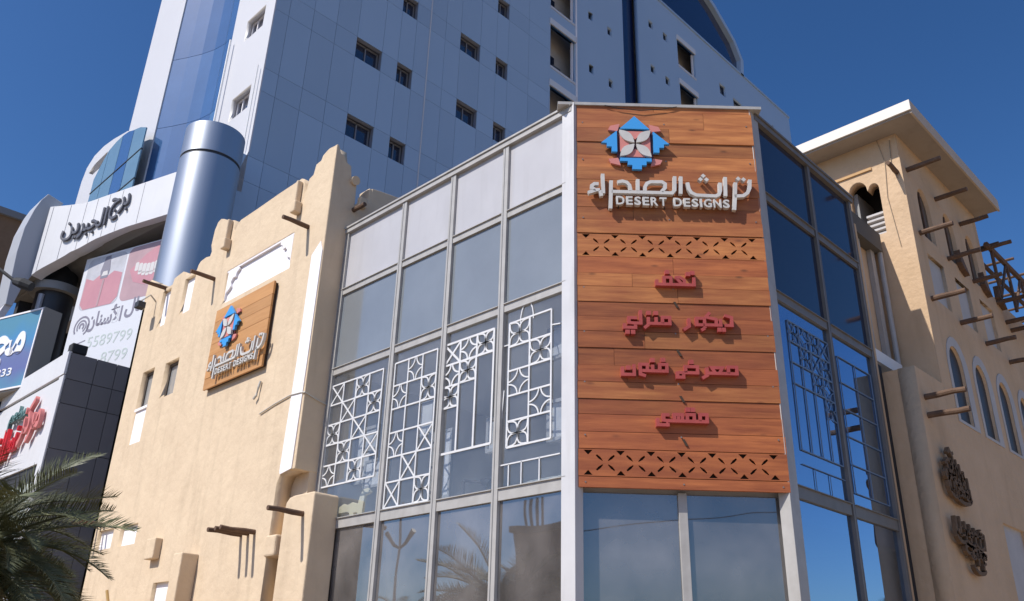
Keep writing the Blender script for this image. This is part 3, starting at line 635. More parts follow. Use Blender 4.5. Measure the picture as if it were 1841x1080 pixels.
# small plank sign on the wing
ss = thing('small_plank_sign', (K-.08,9.4,6.6), 'smaller square wooden sign with the same shop name on the left cream wall', 'sign')
FS = FR((K,10.52,0), (0,-1,0), (-1,0,0))
zz2 = [6.58,6.80,7.03,7.27,7.50,7.74,7.97,8.23]
b = MB(); b.fbox(FS,.02,2.11,6.60,8.21,0,.06); b.build('sign_backing_board', WDARK, ss)
for i in range(7):
    piece('plank', FS, .0+random.uniform(-.006,.006), 2.13+random.uniform(-.006,.006), zz2[i]+.003, zz2[i+1]-.003, .06, .10+random.uniform(-.004,.004), WOOD2, ss)
logo(FS, .72, 7.68, .98, ss, .10)
title(FS, 1.14, 6.93, .93, .93, ss, .135, .05, .046)

# ================================================================== right cream wing
RW = thing('arcaded_wing', (8,2,0), 'cream plastered wing with flat overhanging roof, arched windows and projecting poles on the right', 'building')
KY = -.45
F2 = FY(KY)
WSH = mat('old_whitewash', (.50,.48,.47), .8, col2=(.42,.40,.39), nscale=3, bump=.3, bscale=14)
up_arches = [(6.85,7.42,8.95,10.02),(8.05,8.62,8.95,10.02),(9.22,9.80,8.95,10.02)]
recs = [(6.80,7.55,7.72,8.60),(8.08,8.82,7.72,8.60),(9.36,10.10,7.72,8.60)]
lowA = [(6.86,7.50,5.65,6.98),(8.08,8.70,5.65,6.98),(9.30,9.92,5.65,6.98),(10.52,11.14,5.65,6.98)]
wl = [(5.2,0),(16,0),(16,9.0),(10.25,9.0),(10.25,10.80),(6.3,10.80),(6.3,6.10),(5.2,6.10)]
H = [arch(a,c,d,e,.35) for a,c,d,e in up_arches]+[rect(*q) for q in recs]+[arch(a,c,d,e,.2) for a,c,d,e in lowA]+[rect(7.95,9.05,1.2,4.20)]
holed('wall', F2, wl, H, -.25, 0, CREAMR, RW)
b = MB(); b.box(5.206,5.3,KY+.006,.3,0,6.094); b.box(6.55,16,-.14,-.02,0,9.0); b.box(6.55,10.2,-.14,-.02,9.0,10.78); b.box(10.0,10.25,-.2,9,9.0,10.8); b.build('wall', CREAMR, RW)
b = MB(); b.box(5.31,6.29,KY+.26,.3,5.9,6.09); b.build('pier_cap', CREAMR, RW)
# left-facing side of the tall block with its arched loggia
FS6 = FX(6.296)
dbl = [(-.02,8.95),(.54,8.95)] + [(.54-.01,9.86)] + [(.36+.17*math.cos(a), 9.90+.21*math.sin(a)) for a in [i*math.pi/8 for i in range(9)]] + [(.185,9.86)] + [(.075+.095*math.cos(a), 9.86+.12*math.sin(a)) for a in [i*math.pi/8 for i in range(1,9)]]
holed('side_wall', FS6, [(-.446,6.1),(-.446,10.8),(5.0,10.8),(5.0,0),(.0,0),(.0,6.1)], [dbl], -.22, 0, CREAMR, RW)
b = MB(); b.box(7.2,7.3,-.2,1.2,8.7,10.6); b.build('loggia_back', DARK, RW)
b = MB(); b.box(6.5,7.2,.45,.75,8.7,10.0); b.build('loggia_shutter', mat('grey_shutter', (.25,.25,.25), .7), RW)
for i in range(5): piece('louvre', FS6, -.02, .30, 8.97+.10*i, 9.01+.10*i, -.16, -.06, WSH, RW)
b = MB(); b.fbox(FS6,.05,.95,10.25,10.30,0,.03); b.build('string_course', CREAM2, RW)
# infill: window glass and whitewashed panels
for a,c,d,e in up_arches:
    b = MB(); b.prism(F2, arch(a,c,d,e,.35), -.09, -.07); o = b.build('arched_window', mat('arched_glass', (.05,.045,.04), .3), RW)
    b = MB(); b.ribbon(F2, [((a+c)/2,d),((a+c)/2,e-.05)], .05, -.07, -.04); b.build('window_bar', POLE, o)
for q in recs: piece('white_panel', F2, q[0],q[1],q[2],q[3], -.09, -.06, WSH, RW)
for a,c,d,e in lowA:
    holed('white_surround', F2, arch(a-.10,c+.24,d-.05,e+.18,.2), [arch(a,c,d,e,.2)], .0, .012, WSH, RW)
    b = MB(); b.prism(F2, arch(a,c,d,e,.2), -.07, -.05); b.build('arched_window', mat('arched_glass_low', (.045,.045,.05), .45, spec=.2), RW)
piece('white_panel', F2, 7.95,9.05,1.2,4.20, -.09, -.06, WSH, RW)
# roof slab
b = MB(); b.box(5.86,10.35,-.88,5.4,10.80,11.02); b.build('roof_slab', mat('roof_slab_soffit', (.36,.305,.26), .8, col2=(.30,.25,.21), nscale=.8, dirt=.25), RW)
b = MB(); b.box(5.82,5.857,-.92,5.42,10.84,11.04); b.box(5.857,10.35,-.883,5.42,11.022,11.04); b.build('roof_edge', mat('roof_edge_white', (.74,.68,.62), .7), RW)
b = MB(); b.box(5.86,10.38,-.92,-.883,10.79,11.045); b.build('roof_edge', mat('roof_edge_painted_shade', (.52,.44,.36), .8, col2=(.45,.37,.30), nscale=2), RW)  # same white edge, its shade put into a darker tan colour
# poles on the right wing
poles(F2, [(6.55,10.15),(7.85,10.13),(9.10,10.12),(10.46,10.10)], RW, .55)
poles(F2, [(6.60,8.90),(7.90,8.90),(9.20,8.91),(10.55,8.92)], RW, .55)
poles(F2, [(6.57,7.65),(7.88,7.63),(9.17,7.62),(10.50,7.63),(10.9,8.6),(11.15,8.5)], RW, .55)
poles(F2, [(5.42,5.66),(5.41,5.38)], RW, .55)
poles(FX(6.3), [(-.36,10.02)], RW, .42, .042)
# triangular timber brackets at the arches, and the timber pergola further on
def bracket(u, v):
    b = MB(); b.prism(F2, [(u,v+.26),(u+.34,v-.16),(u+.1,v-.10),(u-.02,v)], .0, .10); b.build('timber_bracket', POLE, RW)
for u, v in ((8.36,8.98),(9.62,8.98),(10.5,9.0)): bracket(u, v)
pg = thing('timber_pergola', (13,-.6,9.0), 'dark timber pergola with crossed struts on the lower roof at the far right', 'pergola')
def bar(p, q, r=.034): bb = MB(); bb.tube([p,q], r, 6); bb.build('pergola_strut', POLE, pg)
bar((10.3,-.55,10.12),(16,-.55,10.12),.06); bar((10.3,-.15,10.2),(16,-.15,10.2),.05)
for i in range(6):
    x = 10.6+i*.95
    bar((x,-.55,9.02),(x,-.55,10.15)); bar((x,-.55,9.05),(x+.9,-.55,10.1),.032)
    bar((x,-.72,10.22),(x,.8,10.22),.03)
for i in range(3): bar((10.35+i*.05,-1.0-.0*i,8.95-.12*i),(16,-1.0,8.95-.12*i),.04)
# recess between glass and wing
b = MB(); b.box(5.0,5.06,.02,.5,0,8.6); b.box(5.07,6.29,.26,.5,6.1,8.95); b.build('recess_wall', CREAMR, RW)
b = MB(); b.box(5.07,5.2,.03,.25,0,6.2); b.build('painted_gap_shade', DARK, RW)  # near-black box paints the shade between glazing and pier
b = MB(); b.box(5.22,5.48,.16,.255,6.1,8.9); b.build('recess_pilaster', ALU, RW)
b = MB(); b.box(5.95,6.1,.18,.255,6.1,8.9); b.build('recess_pilaster', ALU, RW)
b = MB(); b.tube([(6.19,.12,6.1),(6.19,.12,8.8)], .045, 10); b.build('downpipe', ALU, RW)
b = MB(); b.tube([(6.29,-.15,11.0),(6.28,-.12,10.8),(6.28,-.20,10.3),(6.28,-.14,9.6),(6.28,-.22,8.6)], .005, 5); b.tube([(6.28,-.34,10.7),(6.28,-.30,10.2),(6.28,-.36,9.9)], .007, 5); b.build('hanging_wire', mat('thin_wire', (.30,.23,.16), .7), RW)
# cut calligraphy mounted on the wall: two clusters of interlaced strokes
BRONZE = mat('calligraphy_bronze', (.19,.125,.08), .85, col2=(.10,.065,.04), nscale=7, spec=.2)
def callig(name, label, pts_list, words, u, v, W, Hh):
    r = thing(name, tuple(F2(u,v,.05)), label, 'wall lettering')
    for pts in pts_list:
        b = MB(); n = len(pts)
        b.ribbon(F2, [(u+x*W, v+y*Hh) for x,y in pts], [(.028+.030*math.sin(math.pi*(i+.6)/(n+.2)))*1.0 for i in range(n)], .05, .11)
        b.build('cut_stroke', BRONZE, r)
    for (s_, a, c, d, e) in words:
        text('cut_word', ar(s_), F2, u+a*W, v+d*Hh, (e-d)*Hh, .06, .05, BRONZE, r, width=(c-a)*W, bold=.02)
    return r
arc2 = lambda cx,cy,rx,ry,a0,a1,n=9: [(cx+rx*math.cos(math.radians(a0+(a1-a0)*i/(n-1))), cy+ry*math.sin(math.radians(a0+(a1-a0)*i/(n-1)))) for i in range(n)]
V_ = lambda x,a,b,dx=.03: [(x,a),(x+dx*.6,(a+b)/2),(x+dx,b)]
callig('wall_calligraphy','upper bronze cluster of interlaced Arabic calligraphy on the shaded right wall',
  [V_(.16,.22,.74), V_(.30,.30,.84), V_(.42,.46,.90), V_(.53,.44,.86), V_(.64,.40,.80), V_(.76,.34,.70), V_(.88,.14,.60), arc2(.30,.34,.18,.20,100,280), arc2(.62,.24,.34,.15,185,350),
   arc2(.36,.60,.10,.08,0,300), arc2(.56,.36,.09,.08,0,320), arc2(.72,.52,.09,.08,0,300), arc2(.80,.26,.08,.08,0,300), [(.28,.92),(.36,1.0),(.42,.92),(.50,.97)], [(.10,.70),(.24,.80),(.40,.74),(.56,.66)], [(.20,.48),(.40,.42),(.60,.34),(.90,.22)], arc2(.13,.5,.06,.07,0,320)],
  [('\uFE97\uFEAE\uFE8D\uFE99', .14,.80,.46,.72), ('\uFE8D\uFEDF\uFEBC\uFEA4\uFEAE\uFE8D\uFE80', .24,.95,.12,.40)], 5.34, 4.10, 1.02, .82)
callig('wall_calligraphy','lower bronze cluster of interlaced calligraphy tapering downwards on the shaded right wall',
  [V_(.08,.62,.96), V_(.20,.60,.98), V_(.34,.56,.92), V_(.48,.54,.90), V_(.62,.50,.86), V_(.76,.50,.84), V_(.90,.48,.80), arc2(.22,.62,.14,.12,150,330), arc2(.50,.58,.12,.10,180,350), arc2(.76,.56,.11,.09,180,350),
   V_(.46,.24,.50), V_(.60,.14,.44), V_(.74,.08,.42), arc2(.62,.12,.18,.12,170,340), arc2(.36,.40,.09,.08,0,320), arc2(.80,.30,.07,.09,0,300), [(.30,.50),(.5,.44),(.72,.42),(.90,.38)]],
  [('\uFED3\uFEE8\uFEEE\uFEE5', .12,.92,.62,.88), ('\uFEE3\uFED8\uFEEC\uFEF0', .38,.88,.22,.46)], 5.32, 3.22, 1.30, .74)

# ================================================================== tower
T = thing('office_tower', (18,22,0), 'tall grey-blue clad tower with small windows rising behind the shop', 'tower')
FT = FY(16.2)
colsx = [1.72,2.62,3.5,4.4,5.27,6.37,7.07,7.77,8.42,9.2,9.98,11.06,11.96,12.65,13.9,15.2]
rows = []
zb = 18.17-3.27*3
for k in range(12): rows += [zb+3.27*k, zb+3.27*k+.87]
rows = [r for r in rows if r < 37.0]+[37.2]
wcols = {4:1, 6:1, 10:1, 12:1}
for ci in range(len(colsx)-1):
    a, c = colsx[ci], colsx[ci+1]
    ri = 0
    while ri < len(rows)-1:
        d, e = rows[ri], rows[ri+1]; isrow = (ri % 2 == 0)
        if isrow and ci in wcols and d > 12:
            wr = MB(); wr.ribbon(FT, [(a+.03,d+.03),(c-.03,d+.03),(c-.03,e-.03),(a+.03,e-.03)], .05, -.30, -.24, closed=True); wr.ribbon(FT, [((a+c)/2,d),((a+c)/2,e)], .045, -.30, -.24)
            o = wr.build('window', mat('tower_window_frame', (.22,.22,.24), .5), T)
            wg = MB(); wg.fbox(FT,a,c,d,e,-.30,-.28); wg.build('pane', TGLASS, o)
            ri += 1; continue
        if e < 11: ri += 1; continue
        if ci == 0 and d > 15.0: a = 2.1
        sub = 1 if isrow else 1
        gj = .0055
        piece('cladding_panel', FT, a+gj, c-gj, d+gj, e-gj, -.04, 0, TOWER, T); ri += 1
# backing wall with window openings
wh = []
for ci in wcols:
    for k in range(1,9):
        d = zb+3.27*k
        if d > 12 and d+.87 < 37: wh.append(rect(colsx[ci], colsx[ci+1], d, d+.87))
holed('wall', FT, [(1.74,0),(15.2,0),(15.2,37.2),(2.11,37.2),(2.11,15.2),(1.74,14.5)], wh, -.32, -.042, TOWERJ, T)
# wide right part in one sheet with openings
bal1 = [(15.3,17.03,z0-2.35,z0) for z0 in (22.5,26.02,29.52,33.0,36.5)]
bal2 = [(25.93,27.70,z0-1.75,z0) for z0 in (29.1,32.35,35.45)]
sm = [(x,x+.34,z_,z_+.50) for x in (18.05,19.55) for z_ in (25.2,28.45,31.72,34.95)]+[(x,x+.40,z_,z_+.52) for x in (23.2,24.55) for z_ in (28.4,31.55,34.60)]
sm += [(30.3,30.95,34.2,35.0),(31.8,32.8,33.6,34.75),(36.6,36.8,34.9,35.3),(37.6,38.3,34.2,34.6)]
hh = [rect(*q) for q in bal1+bal2+sm]
holed('wall', FT, [(15.2,0),(20.85,0),(20.85,37.2),(15.2,37.2)], [rect(*q) for q in bal1+[s for s in sm if s[0] < 20]], -.22, -.003, TOWER, T)
holed('wall', FT, [(22.2,0),(39.2,0),(39.2,37.2),(22.2,37.2)], [rect(*q) for q in bal2+[s for s in sm if s[0] > 20]], -.22, -.003, TOWER, T)
b = MB(); b.fbox(FT,20.85,22.2,0,37.2,-.6,-.35); b.build('blue_glass_strip', DKBLUE, T)
b = MB(); b.box(15.2,39.2,17.15,17.3,0,37.1); b.box(39.0,39.2,16.4,32,0,37.2); b.box(2.1,2.3,16.55,30,40,40.2); b.build('inner_wall', TINT, T)
for a,c,d,e in sm:
    b = MB(); b.fbox(FT,a,c,d,e,-.25,-.2); b.build('small_window', TGLASS, T)
def balcony(a,c,d,e):
    r = MB(); r.fbox(FT,a-.05,c+.05,e,e+.34,-.2,.06); o = r.build('balcony', mat('balcony_lintel', (.62,.64,.68), .6), T)
    r = MB(); r.fbox(FT,a,c,d-.12,d,-.94,.02); r.build('balcony_floor', TWHITE, o)
    r = MB(); r.fbox(FT,a+.85,a+1.25,d,e-.7,-.94,-.90); r.build('balcony_door', TGLASS, o)
    r = MB(); r.ribbon(FT, [(a+.68,d+.1),(a+.68,e-.5)], .12, -.9, -.85); r.fbox(FT,a+.72,a+1.25,d+.1,d+.75,-.85,-.5); r.build('air_conditioner', mat('ac_dark', (.07,.07,.075), .6), o)
    r = MB(); r.fbox(FT,c-.12,c-.05,d,e,-.2,-.1); r.fbox(FT,a,c,d,d+.06,-.12,-.06); r.build('balcony_post', WHITEP, o)
for q in bal1+bal2: balcony(*q)
b = MB(); b.fbox(FT,17.06,17.12,20,37,0,.06); b.build('drainpipe', WHITEP, T)
b = MB(); b.fbox(FT,8.40,8.44,5,37,0,.03); b.build('expansion_joint', TWHITE, T)
# dark blue curved top storey with pale eaves
up = [(1.0,37.2),(33.2,37.2),(33.35,38.5),(32.6,39.6),(30.5,41.0),(27,42.6),(20,45),(1.0,47)]
b = MB(); b.prism(FY(16.45), up, -6, 0); b.build('upper_storey', DKBLUE, T)
b = MB(); b.ribbon(FY(16.45), up[1:], .34, -6.2, .30); b.build('eaves', TOWER, T)
b = MB(); b.fbox(FT,1.0,39.25,37.2,37.35,-1,.05); b.build('parapet', TOWER, T)
# lit side: white cladding, windows, curved blue glazing, white strip
FTx = FX(2.1)
wz = [(17.86,18.76),(21.13,22.03),(24.4,25.3),(27.7,28.6)]
holed('side_wall', FTx, [(16.26,15.87),(17.25,14.55),(19.1,14.55),(19.1,37.2),(16.26,37.2)], [rect(16.87,18.08,a,c) for a,c in wz], -.25, 0, TWHITE, T)
for a,c in wz:
    b = MB(); b.ribbon(FTx, [(16.9,a+.03),(18.05,a+.03),(18.05,c-.03),(16.9,c-.03)], .05, -.25, -.2, closed=True); b.ribbon(FTx, [(17.25,a),(17.25,c)], .05, -.25, -.2); b.ribbon(FTx, [(17.7,a),(17.7,c)], .05, -.25, -.2); o = b.build('window', WHITEP, T)
    b = MB(); b.fbox(FTx,16.87,18.08,a,c,-.26,-.24); b.build('pane', TGLASS, o)
b = MB(); b.tube([(2.0,16.42,15.9),(2.0,16.42,19.2)], .02, 6); b.tube([(1.96,18.85,15.2),(1.96,18.85,21.6)], .035, 8); b.build('drainpipe', mat('pipe_white', (.75,.75,.75), .4), T)
b = MB(); b.prism(FY(16.2), [(1.74,14.5),(2.1,15.95),(2.1,14.5)], -.3, .0); b.build('corner_bevel', TWHITE, T)
# curved blue glazing as tall facets, each a pane
NV = 9
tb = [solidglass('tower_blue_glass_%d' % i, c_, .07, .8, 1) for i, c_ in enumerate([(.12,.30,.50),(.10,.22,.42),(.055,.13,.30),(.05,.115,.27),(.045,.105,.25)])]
gp = []
for i in range(NV+1):
    t = i/NV; gp.append(Vector((2.15+.95*math.sin(math.pi*t), 19.1+5.5*t)))
zr = [14.2,17.5,20.8,24.1,27.4,30.7,34.0,37.2]
for i in range(NV):
    p, q = gp[i], gp[i+1]; d = (q-p).normalized(); Fg = FR((p.x,p.y,0), (d.x,d.y,0), (-d.y,d.x,0)); wd = (q-p).length
    for j in range(7):
        mi = 0 if i < 2 else (1 if i < 3 else random.choice((2,3,4,2,3)))  # paler first panes paint the brighter sky reflection into the glass colour
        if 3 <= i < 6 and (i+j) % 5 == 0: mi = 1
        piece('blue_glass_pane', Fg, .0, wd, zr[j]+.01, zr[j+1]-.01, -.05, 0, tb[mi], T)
b = MB(); b.fbox(FTx,16.195,16.265,15.9,37.2,-.03,.012); b.build('corner_trim', TWHITE, T)
b = MB()
b.fbox(FTx,24.6,27.7,14.5,37.2,-.5,0); b.build('white_side_strip', TWHITE, T)
b = MB(); b.prism(FTx, [(25.2,30.0),(26.6,30.2),(26.0,31.6),(25.4,31.9)], 0, .01); b.build('oval_window', DARK, T)
b = MB(); b.box(2.1,2.6,27.7,30.5,14,20); b.build('rear_wall', TWHITE, T)
# low drum wall with slot window and teal glass screen
dr = thing('roof_screen', (2,29,17.2), 'curved white roof wall with slot window and teal glass screen below the tower', 'roof wall')
holed('curved_wall', FX(1.95), [(27.3,17),(31.9,17),(31.95,20.6),(31.9,21.4),(31.65,22.0),(31.0,22.35),(30.0,22.4),(28.9,22.25),(27.3,21.9)], [[(28.9,21.2),(30.6,21.2),(31.2,21.55),(30.6,21.75),(29.3,21.8)]], -.4, 0, TWHITE, dr)
b = MB(); b.fbox(FX(1.95),28.6,31.4,21.0,22.0,-.5,-.42); b.build('slot_window', DARK, dr)
FD = FX(1.70)
for i, (a,c,mm) in enumerate(((24.4,25.7,0),(25.7,26.9,1),(26.9,28.2,0),(28.2,29.3,0))):
    hs = {24.4:20.55, 25.7:21.05, 26.9:21.35, 28.2:21.25, 29.3:20.3}
    for j, z0 in enumerate((17.0,18.3,19.6)):
        z1 = (18.3,19.6,20.3)[j]
        piece('screen_glass', FD, a+.02, c-.02, z0+.02, z1-.02*(j<2), -.05, 0, TEALG if mm == 0 else tb[3], dr)
    bb = MB(); bb.prism(FD, [(a+.02,20.3),(c-.02,20.3),(c-.02,hs[c]+.001),((a+c)/2,(hs[a]+hs[c])/2+.06),(a+.02,hs[a])], -.05, 0); bb.build('screen_glass', TEALG if mm == 0 else tb[3], dr)
b = MB(); [b.fbox(FD,24.4,29.3,z_-.02,z_+.02,-.06,.02) for z_ in (18.3,19.6)]; b.build('screen_rail', DARKM, dr)

# canopy fascia with tower name
cp = thing('tower_canopy', (1,24,14.6), 'curved white canopy fascia carrying dark Arabic letters at the foot of the tower', 'canopy')
pl = [(2.25,20.1),(1.40,23.0),(.97,24.5),(.60,25.7),(-.12,26.9)]
bt = [15.6,15.6,15.5,15.25,14.45]; tp = 17.25
segs = []
b = MB(); n = 13
def plan(t):
    s_ = t*4; i = min(int(s_),3); r_ = s_-i
    # Catmull-Rom through the plan points
    P = [pl[max(i-1,0)], pl[i], pl[i+1], pl[min(i+2,4)]]
    f = lambda k: .5*((2*P[1][k])+(-P[0][k]+P[2][k])*r_+(2*P[0][k]-5*P[1][k]+4*P[2][k]-P[3][k])*r_*r_+(-P[0][k]+3*P[1][k]-3*P[2][k]+P[3][k])*r_**3)
    return Vector((f(0), f(1))), bt[i]*(1-r_)+bt[i+1]*r_
ps = [plan(i/24) for i in range(25)]
V = []; fs = []
for i, (p, zb_) in enumerate(ps): V += [(p.x,p.y,zb_),(p.x,p.y,tp),(p.x+.4,p.y+.15,tp),(p.x+.4,p.y+.15,zb_)]
for i in range(24):
    for k in range(4): fs.append((i*4+k, i*4+(k+1)%4, i*4+4+(k+1)%4, i*4+4+k))
fs += [(0,1,2,3),(96,97,98,99)]
b.add(V, fs); b.build('fascia', WHITEF, cp)
for i in range(2,24,3):
    p, zb_ = ps[i]; b = MB(); b.box(p.x-.008,p.x+.02,p.y-.008,p.y+.008,zb_+.02,tp-.02); b.build('fascia_joint', mat('joint_grey', (.35,.35,.37), .8), cp)
b = MB(); V = [(p.x+.2,p.y+.05,max(z_,15.2)+.06) for p,z_ in ps]; m_ = len(V)
V += [(.4,31,14.8),(8,31,15.4),(8,20.1,15.4)]; b.add(V, [tuple(range(len(V)))]); b.build('soffit', SOFFIT, cp)
b = MB(); b.box(.6,9,30.6,31,5,15.3); b.box(3.4,3.6,20,27,5,15.4); b.build('recess_wall', DARK, cp)
p0, _ = ps[9]; p1, _ = ps[23]
dd = Vector((p0.x-p1.x, p0.y-p1.y, 0)).normalized()
Fn = FR((p1.x,p1.y,0), dd, (-abs(dd.y), dd.x if dd.x < 0 else -dd.x*0-abs(dd.x), 0))
Fn = FR((p1.x,p1.y,0), dd, (dd.y, -dd.x, 0))
FAS = FR((p1.x-.10,p1.y-.03,0), dd, (dd.y,-dd.x,0))
class FRC:
    def __init__(s): s.P = [Vector((p.x,p.y)) for p,_ in reversed(ps)]
    def __call__(s, u, v, w=0):
        k = 0
        while k < len(s.P)-2 and u > (s.P[k+1]-s.P[k]).length: u -= (s.P[k+1]-s.P[k]).length; k += 1
        d = (s.P[k+1]-s.P[k]).normalized(); q = s.P[k]+d*u; n_ = Vector((d.y,-d.x)); q -= n_*0
        n_ = Vector((-abs(d.y), -abs(d.x)*(1 if d.x > 0 else -1)))
        return Vector((q.x+n_.x*w, q.y+n_.y*w, v))
FAS = FRC()
LTD = mat('fascia_letter_dark', (.10,.10,.12), .45)
words = ['\uFE91\uFEAE\uFE9D', '\uFE8D\uFEDF\uFEA0\uFE92\uFEAE\uFEF3\uFEE6']
text('arabic_word', ar(words[0]), FAS, 3.15, 16.05, .90, .02, .07, LTD, cp, width=.95, bold=.008)
text('arabic_word', ar(words[1]), FAS, .85, 15.70, .98, .02, .07, LTD, cp, width=2.2, bold=.008)
# crescent fin at the end of the canopy
fn = thing('crescent_fin', (-.2,27.3,13), 'white crescent-shaped fin standing at the left end of the tower canopy', 'fin')
cres = [(-.28,17.78),(.30,17.62),(-.05,17.25),(-.04,14.55),(-.26,14.0),(-.40,13.2),(-.62,13.2),(-.68,14.2),(-.74,15.2),(-.72,16.2),(-.58,17.0),(-.45,17.45)]
b = MB(); b.prism(FY(27.0), cres, -1.2, 0); b.build('fin_body', mat('fin_panel', (.40,.42,.47), .5), fn, bevel=.02)
b = MB(); b.prism(FY(27.0), [(-.40,13.2),(-.62,13.2),(-.9,12.2),(-1.1,11.0),(-.95,10.8),(-.7,12.1)], -1.0, -.1); b.build('fin_foot', TWHITE, fn)
# big steel column by the tower corner
def cyl(name, c, r, z0, z1, m, parent=None, n=48, r2=None):
    b = MB(); b.tube([(c[0],c[1],z0),(c[0],c[1],z1)], [r, r2 or r], n); o = b.build(name, m, parent)
    for p in o.data.polygons: p.use_smooth = len(p.vertices) == 4
    o.data.set_sharp_from_angle(angle=math.radians(40))
    return o
sc = thing('steel_column', (.78,15.55,0), 'huge polished steel column standing in front of the tower corner', 'column')
cyl('column_shaft', (.78,15.55), .80, 0, 14.42, STEEL, sc); cyl('column_joint', (.78,15.55), .775, 14.42, 14.51, DARKM, sc); cyl('column_head', (.78,15.55), .80, 14.51, 15.42, STEEL, sc)
dk = thing('dark_column', (1.0,27.6,0), 'dark round column with pale ring under the canopy', 'column')
cyl('column_shaft', (1.0,27.6), .64, 3, 14.2, DARKM, dk); cyl('column_ring', (1.0,27.6), .88, 14.2, 14.5, mat('ring_grey', (.30,.30,.30), .5), dk)
cyl('column_neck', (1.0,27.6), .6, 14.5, 15.4, DARK, dk)
b = MB(); b.tube([(.45,27.2,9.0),(.45,27.2,14.0)], .10, 8); b.build('painted_lit_edge', mat('column_edge_highlight', (.45,.47,.52), .35), dk)  # pale tube paints a lit edge onto the dark column

# dental poster
dp = thing('dental_poster', (2.3,22,10.6), 'large pale poster with two pink teeth pictures, dark Arabic words and phone digits', 'poster')
d62 = Vector((.30,-.954,0)).normalized()
FPo = FR((2.3,22,0), d62, (-.954,-.30,0))
b = MB(); b.fbox(FPo,-3.75,.8,9.5,15.12,-.1,0); b.build('poster_board', PWHITE, dp)
def rrect(u0,u1,v0,v1,r,n=5):
    P = []
    for cx,cy,a0 in ((u1-r,v0+r,-90),(u1-r,v1-r,0),(u0+r,v1-r,90),(u0+r,v0+r,180)):
        for i in range(n+1): a = math.radians(a0+90*i/n); P.append((cx+r*math.cos(a), cy+r*math.sin(a)))
    return P
GUM = mat('print_gum_pink', (.56,.27,.31), .5, col2=(.48,.22,.27), nscale=1.5)
MIST = mat('print_mist_grey', (.40,.40,.44), .5, col2=(.60,.60,.66), nscale=1.8)
LIP = mat('print_lip_pink', (.50,.33,.36), .5, col2=(.38,.25,.28), nscale=1.2)
TOOTH = mat('print_tooth', (.62,.60,.60), .5)
o1 = MB(); o1.prism(FPo, rrect(-3.55,-1.62,13.05,15.05,.25), .0, .004); p1o = o1.build('picture_panel', MIST, dp)
o1 = MB(); o1.prism(FPo, [(-3.52,13.3),(-3.3,13.07),(-1.9,13.07),(-1.65,13.3),(-1.66,14.2),(-2.1,14.35),(-2.4,14.2),(-2.75,14.35),(-3.1,14.15),(-3.5,14.3)], .004, .008); o1.build('gum', GUM, p1o)
o1 = MB(); o1.prism(FPo, [(-2.75,14.15),(-2.4,14.15),(-2.35,14.45),(-2.45,15.02),(-2.7,15.0),(-2.82,14.45)], .008, .012); o1.build('implant', PGREY, p1o)
o1 = MB(); o1.prism(FPo, [(-2.72,14.25),(-2.4,14.25),(-2.45,14.42),(-2.66,14.42)], .012, .015); o1.build('implant_glint', TOOTH, p1o)
o1 = MB(); o1.prism(FPo, [(-2.63,13.1),(-2.55,13.1),(-2.5,14.1),(-2.6,14.1)], .012, .015); o1.build('implant_screw', LIP, p1o)
o1 = MB(); o1.prism(FPo, rrect(-1.52,.5,13.05,15.08,.25), .0, .004); p2o = o1.build('picture_panel', LIP, dp)
o1 = MB(); o1.prism(FPo, [(-1.3,14.2),(-1.0,13.7),(-.4,13.5),(.2,13.7),(.5,14.1),(.5,14.9),(.1,15.0),(-.6,14.7)], .004, .008); o1.build('lips', GUM, p2o)
for i in range(8):
    a = -1.05+i*.19; dz = -.22*math.sin(math.pi*(i+.5)/8)
    o1 = MB(); o1.prism(FPo, rrect(a,a+.175,14.15+dz,14.47+dz*.8,.05,2), .008, .012); o1.build('printed_tooth', TOOTH, p2o)
for i in range(6):
    a = -.85+i*.19; dz = -.15*math.sin(math.pi*(i+.5)/6)
    o1 = MB(); o1.prism(FPo, rrect(a,a+.17,13.98+dz,14.12+dz,.04,2), .008, .012); o1.build('printed_tooth', TOOTH, p2o)
text('poster_word', ar('\uFE8E\uFEDD'), FPo, -1.08, 12.38, .72, .002, .004, PGREY, dp, width=.70, bold=.03)
text('poster_word', ar('\uFE8D\uFEF7\uFEB3\uFEE8\uFE8E\uFEE5'), FPo, -2.85, 12.15, .85, .002, .004, PGREY, dp, width=1.65, bold=.03)
text('poster_number', '5589799', FPo, -2.62, 11.55, .40, .002, .004, PNUM, dp, width=2.15)
text('poster_number', '8799', FPo, -1.75, 10.88, .40, .002, .004, PNUM, dp, width=1.25)
for r_, t_ in ((.36,.07),(.22,.06),(.10,.08)):
    b = MB(); b.ribbon(FPo, [(-3.12+r_*math.cos(a), 12.42+r_*math.sin(a)) for a in [math.radians(i*20-60) for i in range(15)]], t_, .002, .006); b.build('poster_emblem', PGREY, dp)
b = MB(); b.prism(FPo, rrect(-3.45,-2.9,10.9,11.5,.2), .002, .006); b.build('poster_badge', mat('print_teal', (.16,.42,.46), .5), dp)
b = MB(); b.ribbon(FPo, [(-3.5,11.72),(-2.75,11.86)], .04, .002, .005); b.build('poster_line', PGREY, dp)

